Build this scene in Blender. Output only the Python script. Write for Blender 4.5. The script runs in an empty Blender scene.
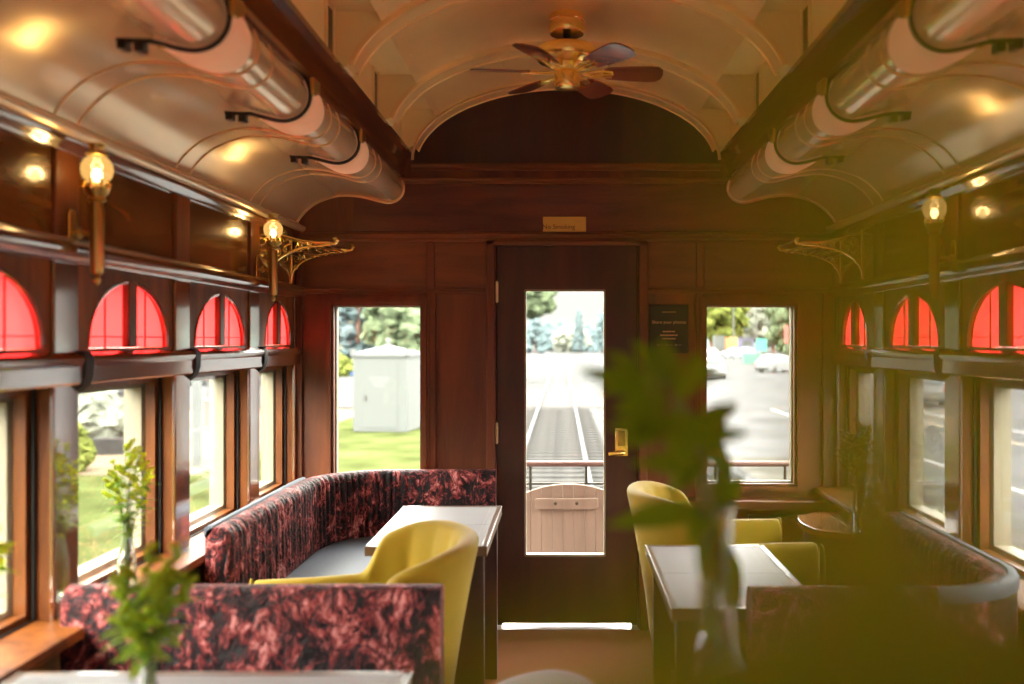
import bpy, bmesh, math, random
from mathutils import Vector, Matrix
R = math.radians
PI = math.pi
rnd = random.Random(7)
C = bpy.context.scene.collection
scene = bpy.context.scene

# ------------------------------------------------------------------ materials
MATS = {}
def new_mat(name):
    m = bpy.data.materials.new(name); m.use_nodes = True
    nt = m.node_tree; nt.nodes.clear()
    out = nt.nodes.new('ShaderNodeOutputMaterial')
    MATS[name] = m
    return m, nt, out
def pbr(name, col, rough=.5, metal=0, coat=0, spec=.5, bump=None, var=None, sheen=0, trans=0, ior=1.45):
    """principled material; var=(scale,amount) mottles the colour, bump=(scale,strength)"""
    m, nt, out = new_mat(name)
    b = nt.nodes.new('ShaderNodeBsdfPrincipled')
    b.inputs['Base Color'].default_value = (*col, 1)
    b.inputs['Roughness'].default_value = rough
    b.inputs['Metallic'].default_value = metal
    b.inputs['Coat Weight'].default_value = coat
    b.inputs['Coat Roughness'].default_value = .12
    b.inputs['Specular IOR Level'].default_value = spec
    b.inputs['Sheen Weight'].default_value = sheen
    b.inputs['Transmission Weight'].default_value = trans
    b.inputs['IOR'].default_value = ior
    nt.links.new(b.outputs[0], out.inputs[0])
    tc = nt.nodes.new('ShaderNodeTexCoord')
    if var:
        n = nt.nodes.new('ShaderNodeTexNoise'); n.inputs['Scale'].default_value = var[0]; n.inputs['Detail'].default_value = 5
        nt.links.new(tc.outputs['Object'], n.inputs['Vector'])
        r = nt.nodes.new('ShaderNodeValToRGB')
        a = var[1]
        r.color_ramp.elements[0].position = .3; r.color_ramp.elements[1].position = .7
        r.color_ramp.elements[0].color = (*[c*(1-a) for c in col], 1)
        r.color_ramp.elements[1].color = (*[min(1, c*(1+a)) for c in col], 1)
        nt.links.new(n.outputs['Fac'], r.inputs[0]); nt.links.new(r.outputs[0], b.inputs['Base Color'])
    if bump:
        n = nt.nodes.new('ShaderNodeTexNoise'); n.inputs['Scale'].default_value = bump[0]; n.inputs['Detail'].default_value = 4
        nt.links.new(tc.outputs['Object'], n.inputs['Vector'])
        bp = nt.nodes.new('ShaderNodeBump'); bp.inputs['Strength'].default_value = bump[1]; bp.inputs['Distance'].default_value = .01
        nt.links.new(n.outputs['Fac'], bp.inputs['Height']); nt.links.new(bp.outputs[0], b.inputs['Normal'])
    return m
def wood(name, dark, light, axis='z', rough=.28, coat=.85, scale=9, spec=.5):
    m, nt, out = new_mat(name)
    b = nt.nodes.new('ShaderNodeBsdfPrincipled')
    tc = nt.nodes.new('ShaderNodeTexCoord'); mp = nt.nodes.new('ShaderNodeMapping')
    st = {'x': (.12, 1, 1), 'y': (1, .12, 1), 'z': (1, 1, .12)}[axis]
    mp.inputs['Scale'].default_value = st
    n = nt.nodes.new('ShaderNodeTexNoise'); n.inputs['Scale'].default_value = scale; n.inputs['Detail'].default_value = 7
    n.inputs['Roughness'].default_value = .65; n.inputs['Distortion'].default_value = .6
    r = nt.nodes.new('ShaderNodeValToRGB')
    r.color_ramp.elements[0].position = .3; r.color_ramp.elements[0].color = (*dark, 1)
    r.color_ramp.elements[1].position = .72; r.color_ramp.elements[1].color = (*light, 1)
    nt.links.new(tc.outputs['Object'], mp.inputs[0]); nt.links.new(mp.outputs[0], n.inputs['Vector'])
    nt.links.new(n.outputs['Fac'], r.inputs[0]); nt.links.new(r.outputs[0], b.inputs['Base Color'])
    n2 = nt.nodes.new('ShaderNodeTexNoise'); n2.inputs['Scale'].default_value = scale*5; n2.inputs['Detail'].default_value = 3
    nt.links.new(mp.outputs[0], n2.inputs['Vector'])
    bp = nt.nodes.new('ShaderNodeBump'); bp.inputs['Strength'].default_value = .06; bp.inputs['Distance'].default_value = .004
    nt.links.new(n2.outputs['Fac'], bp.inputs['Height']); nt.links.new(bp.outputs[0], b.inputs['Normal'])
    b.inputs['Specular IOR Level'].default_value = spec
    b.inputs['Roughness'].default_value = rough; b.inputs['Coat Weight'].default_value = coat; b.inputs['Coat Roughness'].default_value = .1
    nt.links.new(b.outputs[0], out.inputs[0])
    return m
def emit(name, col, st):
    m, nt, out = new_mat(name)
    e = nt.nodes.new('ShaderNodeEmission'); e.inputs[0].default_value = (*col, 1); e.inputs[1].default_value = st
    nt.links.new(e.outputs[0], out.inputs[0]); return m
def pane(name, tint=(1, 1, 1), refl=1.0):
    m, nt, out = new_mat(name)
    t = nt.nodes.new('ShaderNodeBsdfTransparent'); t.inputs[0].default_value = (*tint, 1)
    g = nt.nodes.new('ShaderNodeBsdfGlossy'); g.inputs['Roughness'].default_value = .02
    fr = nt.nodes.new('ShaderNodeFresnel'); fr.inputs[0].default_value = 1.35
    mu = nt.nodes.new('ShaderNodeMath'); mu.operation = 'MULTIPLY'; mu.inputs[1].default_value = refl
    mx = nt.nodes.new('ShaderNodeMixShader')
    nt.links.new(fr.outputs[0], mu.inputs[0]); nt.links.new(mu.outputs[0], mx.inputs[0])
    nt.links.new(t.outputs[0], mx.inputs[1]); nt.links.new(g.outputs[0], mx.inputs[2]); nt.links.new(mx.outputs[0], out.inputs[0])
    return m
def stained(name, col):
    m, nt, out = new_mat(name)
    t = nt.nodes.new('ShaderNodeBsdfTransparent'); t.inputs[0].default_value = (*[c*.75 for c in col], 1)
    tr = nt.nodes.new('ShaderNodeBsdfTranslucent'); tr.inputs[0].default_value = (*col, 1)
    g = nt.nodes.new('ShaderNodeBsdfGlossy'); g.inputs['Roughness'].default_value = .15; g.inputs[0].default_value = (1, 1, 1, 1)
    m1 = nt.nodes.new('ShaderNodeMixShader'); m1.inputs[0].default_value = .75
    m2 = nt.nodes.new('ShaderNodeMixShader'); m2.inputs[0].default_value = .05
    nt.links.new(t.outputs[0], m1.inputs[1]); nt.links.new(tr.outputs[0], m1.inputs[2])
    nt.links.new(m1.outputs[0], m2.inputs[1]); nt.links.new(g.outputs[0], m2.inputs[2]); nt.links.new(m2.outputs[0], out.inputs[0])
    return m
def leafy(name, col, tcol=None, k=.35, var=.25):
    m, nt, out = new_mat(name)
    d = nt.nodes.new('ShaderNodeBsdfPrincipled'); d.inputs['Roughness'].default_value = .5; d.inputs['Specular IOR Level'].default_value = .25
    tr = nt.nodes.new('ShaderNodeBsdfTranslucent')
    tc = nt.nodes.new('ShaderNodeTexCoord'); n = nt.nodes.new('ShaderNodeTexNoise'); n.inputs['Scale'].default_value = 30
    nt.links.new(tc.outputs['Object'], n.inputs['Vector'])
    r = nt.nodes.new('ShaderNodeValToRGB')
    r.color_ramp.elements[0].position = .3; r.color_ramp.elements[1].position = .7
    r.color_ramp.elements[0].color = (*[c*(1-var) for c in col], 1); r.color_ramp.elements[1].color = (*[c*(1+var) for c in col], 1)
    nt.links.new(n.outputs['Fac'], r.inputs[0]); nt.links.new(r.outputs[0], d.inputs['Base Color'])
    tr.inputs[0].default_value = (*(tcol or col), 1)
    mx = nt.nodes.new('ShaderNodeMixShader'); mx.inputs[0].default_value = k
    nt.links.new(d.outputs[0], mx.inputs[1]); nt.links.new(tr.outputs[0], mx.inputs[2]); nt.links.new(mx.outputs[0], out.inputs[0])
    return m
def velvet(name, s=1.0):
    """crushed maroon velvet with black, red and dusty pink leaf figures"""
    m, nt, out = new_mat(name)
    b = nt.nodes.new('ShaderNodeBsdfPrincipled'); b.inputs['Roughness'].default_value = .55
    b.inputs['Specular IOR Level'].default_value = .2; b.inputs['Sheen Weight'].default_value = .22; b.inputs['Sheen Roughness'].default_value = .35
    b.inputs['Sheen Tint'].default_value = (1, .42, .42, 1)
    L = nt.links.new
    tc = nt.nodes.new('ShaderNodeTexCoord')
    mp = nt.nodes.new('ShaderNodeMapping'); mp.inputs['Scale'].default_value = (1, 1, .62)
    L(tc.outputs['Object'], mp.inputs[0])
    nw = nt.nodes.new('ShaderNodeTexNoise'); nw.inputs['Scale'].default_value = 9*s; nw.inputs['Detail'].default_value = 3
    L(mp.outputs[0], nw.inputs['Vector'])
    ad = nt.nodes.new('ShaderNodeMixRGB'); ad.blend_type = 'LINEAR_LIGHT'; ad.inputs[0].default_value = .09
    L(mp.outputs[0], ad.inputs[1]); L(nw.outputs['Color'], ad.inputs[2])
    v = nt.nodes.new('ShaderNodeTexVoronoi'); v.inputs['Scale'].default_value = 34*s; v.feature = 'F1'
    L(ad.outputs[0], v.inputs['Vector'])
    n1 = nt.nodes.new('ShaderNodeTexNoise'); n1.inputs['Scale'].default_value = 7.5*s; n1.inputs['Detail'].default_value = 2; n1.inputs['Distortion'].default_value = 1.2
    L(mp.outputs[0], n1.inputs['Vector'])
    n2 = nt.nodes.new('ShaderNodeTexNoise'); n2.inputs['Scale'].default_value = 60*s; n2.inputs['Detail'].default_value = 4; n2.inputs['Distortion'].default_value = 1.5
    L(ad.outputs[0], n2.inputs['Vector'])
    # colour = ramp( big blotch + cells + fine )
    ma = nt.nodes.new('ShaderNodeMath'); ma.operation = 'MULTIPLY_ADD'; ma.inputs[1].default_value = -.42
    L(v.outputs['Distance'], ma.inputs[0])
    mb = nt.nodes.new('ShaderNodeMath'); mb.operation = 'MULTIPLY_ADD'; mb.inputs[1].default_value = .95; mb.inputs[2].default_value = -.27
    L(n2.outputs['Fac'], mb.inputs[0])
    mc = nt.nodes.new('ShaderNodeMath'); mc.operation = 'MULTIPLY_ADD'; mc.inputs[1].default_value = .95
    L(n1.outputs['Fac'], mc.inputs[0]); L(mb.outputs[0], mc.inputs[2]); L(mc.outputs[0], ma.inputs[2])
    r = nt.nodes.new('ShaderNodeValToRGB'); e = r.color_ramp.elements
    e[0].position = .36; e[0].color = (.006, .003, .004, 1)
    e[1].position = .82; e[1].color = (.62, .26, .25, 1)
    x = e.new(.46); x.color = (.040, .008, .010, 1)
    x = e.new(.57); x.color = (.20, .026, .026, 1)
    x = e.new(.67); x.color = (.36, .10, .09, 1)
    L(ma.outputs[0], r.inputs[0]); L(r.outputs[0], b.inputs['Base Color'])
    bp = nt.nodes.new('ShaderNodeBump'); bp.inputs['Strength'].default_value = .9; bp.inputs['Distance'].default_value = .012
    L(ma.outputs[0], bp.inputs['Height']); L(bp.outputs[0], b.inputs['Normal'])
    L(b.outputs[0], out.inputs[0])
    return m

M_WALL = wood('mahogany_upright', (.055, .013, .002), (.23, .070, .011), 'z', .4, .12, 9, .35)
M_WALLY = wood('mahogany_along', (.060, .014, .002), (.26, .080, .012), 'z', .5, .03, 9, .25)
M_WALLX = wood('mahogany_across', (.045, .008, .0016), (.16, .036, .007), 'x', .42, .15)
M_GLOSS = wood('polished_mahogany', (.055, .013, .002), (.23, .068, .012), 'z', .2, 1.0)
M_RAIL = wood('polished_rail', (.055, .013, .002), (.23, .068, .012), 'y', .2, 1.0)
M_PANEL = wood('varnished_panel', (.055, .018, .003), (.28, .105, .018), 'y', .2, .9, 7)
M_DARK = wood('dark_mahogany', (.014, .0032, .0008), (.052, .012, .003), 'z', .45, .08)
M_DOORW = wood('door_wood', (.026, .007, .002), (.07, .020, .005), 'z', .5, .05)
M_ENDW = wood('end_wall_wood', (.062, .014, .0022), (.19, .050, .008), 'z', .5, .06, 7)
M_ENDP = wood('end_panel_wood', (.062, .017, .0025), (.20, .062, .010), 'x', .5, .06, 7)
M_TABLEW = wood('table_edge_wood', (.05, .022, .010), (.14, .07, .035), 'y', .35, .3)
for _m in (M_GLOSS, M_RAIL): _m.node_tree.nodes['Principled BSDF'].inputs['Coat IOR'].default_value = 2.5
M_BLACK = pbr('black_gap', (.006, .004, .003), .6)
M_CREAMOUT = pbr('cream_outside_paint', (0.2264, 0.2013, 0.1384), .55)
M_COVE = pbr('satin_cream_enamel', (.88, .70, .45), .24, .55, .25, bump=(4, .05), var=(3, .05))
M_CEIL = pbr('tan_enamel', (.84, .62, .28), .30, .2, .2, bump=(5, .05), var=(3, .06))
M_NICHE = pbr('cream_enamel', (.84, .68, .32), .5, 0, 0, var=(3, .05))
M_BEAD = pbr('gilt_bead', (.62, .43, .22), .3, .6)
M_BRASS = pbr('polished_brass', (.92, .68, .22), .2, .9)
M_BRASSD = pbr('aged_brass', (.45, .30, .09), .3, 1)
M_IRON = pbr('black_iron', (.03, .026, .02), .45, .6)
M_SHADE = pbr('glowing_peach_glass', (.80, .55, .33), .6, 0, 0)
_b = M_SHADE.node_tree.nodes['Principled BSDF']; _b.inputs['Emission Color'].default_value = (1, .55, .32, 1); _b.inputs['Emission Strength'].default_value = .03  # small emission added to brighten the crescents; no lit lamp is known here
M_VELVET = velvet('maroon_velvet')
M_GREYL = pbr('grey_leather', (.10, .115, .145), .6, 0, 0, .25, bump=(60, .1))
M_YELLOW = pbr('mustard_velvet', (0.2666, 0.1849, 0.0103), .7, 0, 0, .15, sheen=.12, var=(6, .1))
M_GREYV = pbr('pale_grey_velvet', (.50, .52, .54), .6, 0, 0, .3, sheen=.3, var=(6, .06))
M_TOP = pbr('pale_tabletop', (.21, .205, .212), .5, 0, 0, .25, var=(5, .04))
M_TOPLINE = pbr('grey_table_inlay', (.20, .19, .19), .4)
M_GLASS = pane('window_glass', (.97, .98, .97), .4)
M_RED = stained('red_art_glass', (.80, .15, .15))
M_LEAD = pbr('lead_line', (.25, .03, .03), .5)
M_ARCHRIM = wood('arch_rim', (.12, .05, .03), (.3, .14, .09), 'y', .2, .9)
M_CARPET = pbr('russet_carpet', (.27, .088, .056), .95, 0, 0, .1, bump=(260, .8), var=(170, .45))
M_GLOBE = None
M_BULB = emit('lit_filament', (1, .74, .36), 7)
M_BLADE = wood('cherry_blade', (.12, .03, .015), (.30, .085, .04), 'x', .22, .7)
M_BLADED = wood('dark_blade', (.02, .012, .008), (.05, .03, .02), 'x', .3, .5)
M_SIGNB = pbr('brass_sign_plate', (.55, .36, .08), .4, .5)
M_INK = pbr('black_ink', (.01, .01, .01), .6)
M_GILT = pbr('gilt_ink', (.55, .36, .15), .5)
M_POSTER = pbr('black_board', (.008, .009, .008), .5)
M_VASE = pbr('clear_glass', (.90, .94, .92), .02, trans=1, ior=1.45)
M_WATER = pbr('vase_water', (.80, .84, .62), .02, trans=1, ior=1.2)
M_BLOSSOM = leafy('goldenrod_blossom', (.80, .84, .05), (.88, .95, .06), k=.55)
M_LEAF = leafy('stem_leaf', (.20, .33, .04), (.4, .6, .05), .5)
M_DLEAF = leafy('dark_leaf', (.085, .175, .006), (.20, .36, .01), .5)
M_VEIL = leafy('olive_leaf', (.16, .235, .0), (.30, .42, .0), .5, .15)
M_STEM = pbr('green_stem', (.12, .20, .03), .6)

def globe_mat():
    m, nt, out = new_mat('lamp_globe')
    t = nt.nodes.new('ShaderNodeBsdfTransparent'); t.inputs[0].default_value = (1, .9, .7, 1)
    e = nt.nodes.new('ShaderNodeEmission'); e.inputs[0].default_value = (1, .56, .15, 1); e.inputs[1].default_value = .28
    g = nt.nodes.new('ShaderNodeBsdfGlossy'); g.inputs['Roughness'].default_value = .08
    a = nt.nodes.new('ShaderNodeMixShader'); a.inputs[0].default_value = .7
    b = nt.nodes.new('ShaderNodeMixShader'); b.inputs[0].default_value = .08
    nt.links.new(t.outputs[0], a.inputs[1]); nt.links.new(e.outputs[0], a.inputs[2])
    nt.links.new(a.outputs[0], b.inputs[1]); nt.links.new(g.outputs[0], b.inputs[2]); nt.links.new(b.outputs[0], out.inputs[0])
    return m
M_GLOBE = globe_mat()

# ------------------------------------------------------------------ mesh helper
def link(o, parent=None):
    C.objects.link(o)
    if parent is not None: o.parent = parent
    return o
class MB:
    def __init__(s): s.v = []; s.f = []
    def add(s, vs, fs):
        k = len(s.v); s.v += [tuple(p) for p in vs]; s.f += [tuple(i+k for i in f) for f in fs]; return s
    def box(s, x0, x1, y0, y1, z0, z1):
        x0, x1 = min(x0, x1), max(x0, x1); y0, y1 = min(y0, y1), max(y0, y1); z0, z1 = min(z0, z1), max(z0, z1)
        return s.add([(x0,y0,z0),(x1,y0,z0),(x1,y1,z0),(x0,y1,z0),(x0,y0,z1),(x1,y0,z1),(x1,y1,z1),(x0,y1,z1)],
                     [(0,3,2,1),(4,5,6,7),(0,1,5,4),(1,2,6,5),(2,3,7,6),(3,0,4,7)])
    def prism(s, poly, axis, a0, a1):
        n = len(poly)
        def P(p, a): return {'x': (a, p[0], p[1]), 'y': (p[0], a, p[1]), 'z': (p[0], p[1], a)}[axis]
        vs = [P(p, a0) for p in poly] + [P(p, a1) for p in poly]
        fs = [tuple(range(n)), tuple(range(2*n-1, n-1, -1))] + [(i, (i+1) % n, n+(i+1) % n, n+i) for i in range(n)]
        return s.add(vs, fs)
    def tube(s, pts, r, n=8, cap=True):
        pts = [Vector(p) for p in pts]; m = len(pts)
        rs = r if isinstance(r, (list, tuple)) else [r]*m
        t0 = (pts[1]-pts[0]).normalized()
        u = t0.orthogonal().normalized(); vs = []
        for i, p in enumerate(pts):
            t = (pts[min(i+1, m-1)]-pts[max(i-1, 0)])
            t = t.normalized() if t.length > 1e-9 else t0
            u = (u - t*u.dot(t)); u = u.normalized() if u.length > 1e-6 else t.orthogonal().normalized()
            w = t.cross(u)
            for j in range(n):
                a = 2*PI*j/n; vs.append(p+(u*math.cos(a)+w*math.sin(a))*rs[i])
        fs = [(i*n+j, i*n+(j+1) % n, (i+1)*n+(j+1) % n, (i+1)*n+j) for i in range(m-1) for j in range(n)]
        if cap: fs += [tuple(range(n-1, -1, -1)), tuple((m-1)*n+j for j in range(n))]
        return s.add(vs, fs)
    def lathe(s, prof, c=(0,0,0), n=24, axis='z'):
        vs = []; m = len(prof)
        for r, h in prof:
            for j in range(n):
                a = 2*PI*j/n; p = (r*math.cos(a), r*math.sin(a), h)
                if axis == 'x': p = (h, p[0], p[1])
                if axis == 'y': p = (p[0], h, p[1])
                vs.append((c[0]+p[0], c[1]+p[1], c[2]+p[2]))
        fs = [(i*n+j, i*n+(j+1) % n, (i+1)*n+(j+1) % n, (i+1)*n+j) for i in range(m-1) for j in range(n)]
        if prof[0][0] > 1e-6: fs.append(tuple(range(n-1, -1, -1)))
        if prof[-1][0] > 1e-6: fs.append(tuple((m-1)*n+j for j in range(n)))
        return s.add(vs, fs)
    def ell(s, c, r, n=10, m=6, rot=None):
        if not isinstance(r, (tuple, list)): r = (r, r, r)
        vs = []
        for i in range(m+1):
            t = PI*i/m
            for j in range(n):
                a = 2*PI*j/n
                p = Vector((r[0]*math.sin(t)*math.cos(a), r[1]*math.sin(t)*math.sin(a), r[2]*math.cos(t)))
                if rot: p = rot @ p
                vs.append(Vector(c)+p)
        fs = [(i*n+j, i*n+(j+1) % n, (i+1)*n+(j+1) % n, (i+1)*n+j) for i in range(m) for j in range(n)]
        return s.add(vs, fs)
    def rows(s, rows, closed=False, cap=False):
        n = len(rows[0]); vs = [p for r in rows for p in r]; m = len(rows)
        fs = [(i*n+j, i*n+(j+1) % n, (i+1)*n+(j+1) % n, (i+1)*n+j) for i in range(m-1) for j in range(n if closed else n-1)]
        if cap: fs += [tuple(range(n-1, -1, -1)), tuple((m-1)*n+j for j in range(n))]
        return s.add(vs, fs)
    def build(s, name, mat, parent=None, smooth=True, bevel=0, ang=38, seg=2, solid=0):
        me = bpy.data.meshes.new(name); me.from_pydata([tuple(p) for p in s.v], [], s.f)
        bm = bmesh.new(); bm.from_mesh(me)
        bmesh.ops.remove_doubles(bm, verts=bm.verts, dist=1e-6)
        bmesh.ops.recalc_face_normals(bm, faces=bm.faces)
        bm.to_mesh(me); bm.free(); me.update()
        if smooth:
            for p in me.polygons: p.use_smooth = True
            me.set_sharp_from_angle(angle=R(ang))
        me.materials.append(mat)
        o = bpy.data.objects.new(name, me)
        link(o, parent)
        if solid:
            md = o.modifiers.new('thick', 'SOLIDIFY'); md.thickness = solid; md.offset = 0
        if bevel:
            md = o.modifiers.new('bevel', 'BEVEL'); md.width = bevel; md.segments = seg; md.limit_method = 'ANGLE'; md.angle_limit = R(40)
        return o
def tag(o, label=None, cat=None, group=None, kind=None):
    if label: o['label'] = label
    if cat: o['category'] = cat
    if group: o['group'] = group
    if kind: o['kind'] = kind
    return o
def thing(name, label, cat, loc=(0,0,0), rz=0, group=None, kind=None):
    o = bpy.data.objects.new(name, None); C.objects.link(o); o.empty_display_size = .1
    o.location = loc; o.rotation_euler = (0, 0, rz)
    return tag(o, label, cat, group, kind)
def struct(o, label=None):
    o['kind'] = 'structure'
    if label: o['label'] = label
    return o
def kids(o): return [c for c in bpy.data.objects if c.parent == o]
def dup(o, label=None, loc=None, rz=None, parent=None):
    c = o.copy(); C.objects.link(c)
    if parent is not None: c.parent = parent
    for k in kids(o): dup(k, parent=c)
    if label: c['label'] = label
    if loc is not None: c.location = loc
    if rz is not None: c.rotation_euler = (0, 0, rz)
    return c
def text(name, body, size, mat, parent, loc, rot=(R(90), 0, 0), align='CENTER', depth=.0008):
    cu = bpy.data.curves.new(name, 'FONT'); cu.body = body; cu.size = size; cu.align_x = align; cu.align_y = 'CENTER'
    cu.extrude = depth; cu.materials.append(mat)
    tmp = bpy.data.objects.new(name, cu); C.objects.link(tmp)
    me = bpy.data.meshes.new_from_object(tmp.evaluated_get(bpy.context.evaluated_depsgraph_get()))
    bpy.data.objects.remove(tmp); me.name = name
    if not me.materials: me.materials.append(mat)
    o = bpy.data.objects.new(name, me); link(o, parent); o.location = loc; o.rotation_euler = rot
    return o
_tn = [0]
def tname():
    _tn[0] += 1; return 'trim_%d' % _tn[0]
_wn = [0]
def wname():
    _wn[0] += 1; return 'window_%d' % _wn[0]

def frame_ring(m, axis, p0, p1, a0, a1, z0, z1, w):
    """a rectangular ring of inner edge width w, members butted so that none overlap"""
    def B(u0, u1, v0, v1):
        if axis == 'y': m.box(u0, u1, p0, p1, v0, v1)
        else: m.box(p0, p1, u0, u1, v0, v1)
    B(a0, a0+w, z0, z1); B(a1-w, a1, z0, z1); B(a0+w, a1-w, z0, z0+w); B(a0+w, a1-w, z1-w, z1)
# ------------------------------------------------------------------ dimensions (metres, camera over the origin at 1.5 m, looking +Y)
F = 930.0; VX, VY = 562.0, 340.0; CZ = 1.5
D = 4.83            # end wall
YB = -3.02          # rear of the built car
XC = .02; HW = 1.405; TH = .12
GZ = -1.3           # the ground outside
def ex(px): return (px-VX)/F*D
def ez(py): return CZ+(VY-py)/F*D
PIL = [2.58+.79*k for k in range(-7, 3)]

# ------------------------------------------------------------------ side walls
RAILS = []
def side(s):
    nm = 'left' if s < 0 else 'right'
    X = lambda d: XC+s*d
    w = MB()
    def bx(m, d0, d1, y0, y1, z0, z1): m.box(X(d0), X(d1), y0, y1, z0, z1)
    bx(w, HW, HW+TH, YB, D+.08, -.1, .72)
    bx(w, HW, HW+TH, YB, D+.08, 1.38, 1.475)
    bx(w, HW, HW+TH, YB, D+.08, 1.74, 2.16)
    bays = [(PIL[i]+.065, PIL[i+1]-.065) for i in range(len(PIL)-1)] + [(PIL[-1]+.065, D-.035)]
    for p in PIL: bx(w, HW, HW+TH, p-.065, p+.065, .72, 1.74)
    bx(w, HW, HW+TH, D-.035, D+.08, .72, 1.74)
    arches = []
    for (a, b) in bays:
        last = b > D-.1
        c = (a+b)/2+(.02 if not last else .03); hw = .275 if not last else .20
        arches.append((c, hw))
        pts = [(a, 1.475), (c-hw, 1.475)] + [(c-hw*math.cos(PI*t/20), 1.475+.015+.195*math.sin(PI*t/20)) for t in range(21)] + [(c+hw, 1.475), (b, 1.475), (b, 1.74), (a, 1.74)]
        w.prism(pts, 'x', X(HW), X(HW+.02))
    o = w.build('wall_'+nm, M_WALLY, smooth=False); struct(o, 'varnished mahogany %s side wall of the railcar' % nm)
    # upper glossy panels between the stiles
    for i, (a, b) in enumerate(bays):
        m = MB(); bx(m, HW-.004, HW+.002, a+.0, b-.0, 1.79, 2.02)
        struct(m.build(tname(), M_PANEL, smooth=False))
    # stiles + pilasters
    for p in PIL:
        m = MB(); bx(m, HW-.014, HW+.005, p-.06, p+.06, 1.77, 2.03); struct(m.build(tname(), M_WALL, bevel=.004))
        m = MB(); bx(m, HW-.012, HW+.005, p-.065, p+.065, .74, 1.735); struct(m.build(tname(), M_GLOSS, bevel=.005))
        m = MB()   # dark corbel in the rail joint
        prof = [(HW, 1.345), (HW-.030, 1.37), (HW-.040, 1.40), (HW-.042, 1.45), (HW-.032, 1.468), (HW, 1.47)]
        m.prism([(X(d), z) for d, z in prof], 'y', p+.045, p+.095); struct(m.build(tname(), M_BLACK, bevel=.004))
    m = MB(); bx(m, HW-.012, HW+.005, D-.045, D, .74, 1.735); struct(m.build(tname(), M_GLOSS, bevel=.004))
    # lower rail, one length per bay
    edges = [YB]+[p+.07 for p in PIL]+[D]
    prof = [(HW+.002, 1.372), (HW-.026, 1.374), (HW-.031, 1.38), (HW-.033, 1.425), (HW-.038, 1.432), (HW-.041, 1.446), (HW-.036, 1.457), (HW-.02, 1.464), (HW+.002, 1.468)]
    for a, b in zip(edges[:-1], edges[1:]):
        m = MB(); m.prism([(X(d), z) for d, z in prof], 'y', a+.026 if a > YB else a, b-.026 if b < D else b)
        struct(m.build(tname(), M_RAIL, ang=25))
    # picture rail (rounded, catches the light)
    prof = [(HW+.002, 1.712), (HW-.026, 1.714), (HW-.030, 1.722), (HW-.042, 1.728), (HW-.050, 1.738), (HW-.053, 1.752), (HW-.050, 1.766), (HW-.042, 1.777), (HW-.028, 1.784), (HW+.002, 1.790)]
    m = MB(); m.prism([(X(d), z) for d, z in prof], 'y', YB, D); struct(m.build(tname(), M_RAIL, ang=50))
    # cornice
    prof = [(HW+.002, 2.015), (HW-.016, 2.02), (HW-.022, 2.034), (HW-.032, 2.042), (HW-.036, 2.056), (HW+.002, 2.058)]
    m = MB(); m.prism([(X(d), z) for d, z in prof], 'y', YB, D); struct(m.build(tname(), M_RAIL, ang=50))
    prof = [(HW+.002, 2.056), (HW-.038, 2.058), (HW-.050, 2.066), (HW-.056, 2.080), (HW-.050, 2.094), (HW-.03, 2.101), (HW+.002, 2.101)]
    m = MB(); m.prism([(X(d), z) for d, z in prof], 'y', YB, D); struct(m.build(tname(), M_COVE, ang=50))
    # sill ledge and skirting
    prof = [(HW+.07, .70), (HW-.10, .70), (HW-.115, .708), (HW-.118, .722), (HW-.11, .735), (HW+.07, .745)]
    m = MB(); m.prism([(X(d), z) for d, z in prof], 'y', YB, D); struct(m.build(tname(), M_WALLY, ang=50), 'wooden sill ledge along the %s windows' % nm)
    m = MB(); bx(m, HW-.02, HW, YB, D, 0, .12); struct(m.build('baseboard_'+nm, M_DARK, bevel=.005))
    # windows
    for (a, b), (c, hw) in zip(bays, arches):
        if b < .2: full = False
        else: full = True
        t = thing(wname(), None, None, (0, 0, 0)); struct(t)
        z0, z1 = .735, 1.38
        m = MB()
        def ring(m, d0, d1, wd, zz0=z0, zz1=z1): frame_ring(m, 'x', X(d0), X(d1), a, b, zz0, zz1, wd)
        ring(m, HW+.05, HW+.082, .028)
        m.build('sash', M_WALL, t, smooth=False)
        if full:
            m = MB(); ring(m, HW+.036, HW+.044, .012); m.build('stop_bead', M_BLACK, t, smooth=False)
        m = MB(); ring(m, HW+.09, HW+TH+.03, .045); m.build('outside_frame', M_CREAMOUT, t, smooth=False)
        m = MB(); bx(m, HW+.064, HW+.068, a+.02, b-.02, z0+.02, z1-.02); m.build('glass_pane', M_GLASS, t, smooth=False)
        # arched light above
        m = MB(); bx(m, HW+.022, HW+.026, c-hw-.012, c+hw+.012, 1.476, 1.70); m.build('red_pane', M_RED, t, smooth=False)
        if full:
            m = MB(); bx(m, HW-.006, HW+.02, c-.030, c+.030, 1.477, 1.69); m.build('mullion', M_WALL, t, bevel=.006)
            for sg in (-1, 1):
                m = MB()
                pts = [(X(HW+.004), c+sg*hw, 1.478)] + [(X(HW+.004), c+sg*hw*math.cos(PI/2*q/14), 1.49+.195*math.sin(PI/2*q/14)) for q in range(14)] + [(X(HW+.004), c+sg*.030, 1.685)]
                m.tube(pts, .0085, 6); m.build('arch_bead', M_ARCHRIM, t)
            m = MB()
            for sg in (-1, 1):
                bx(m, HW+.017, HW+.0215, c+sg*hw*.5-.002, c+sg*hw*.5+.002, 1.475, 1.66)
            bx(m, HW+.017, HW+.0215, c-hw, c+hw, 1.508, 1.512)
            m.build('lead_line', M_LEAD, t, smooth=False)
side(-1); side(1)

# ------------------------------------------------------------------ floor
m = MB(); m.box(XC-HW-.02, XC+HW+.02, YB, D, -.08, 0); struct(m.build('floor', M_CARPET, smooth=False), 'russet woven carpet down the aisle of the railcar')

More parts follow.
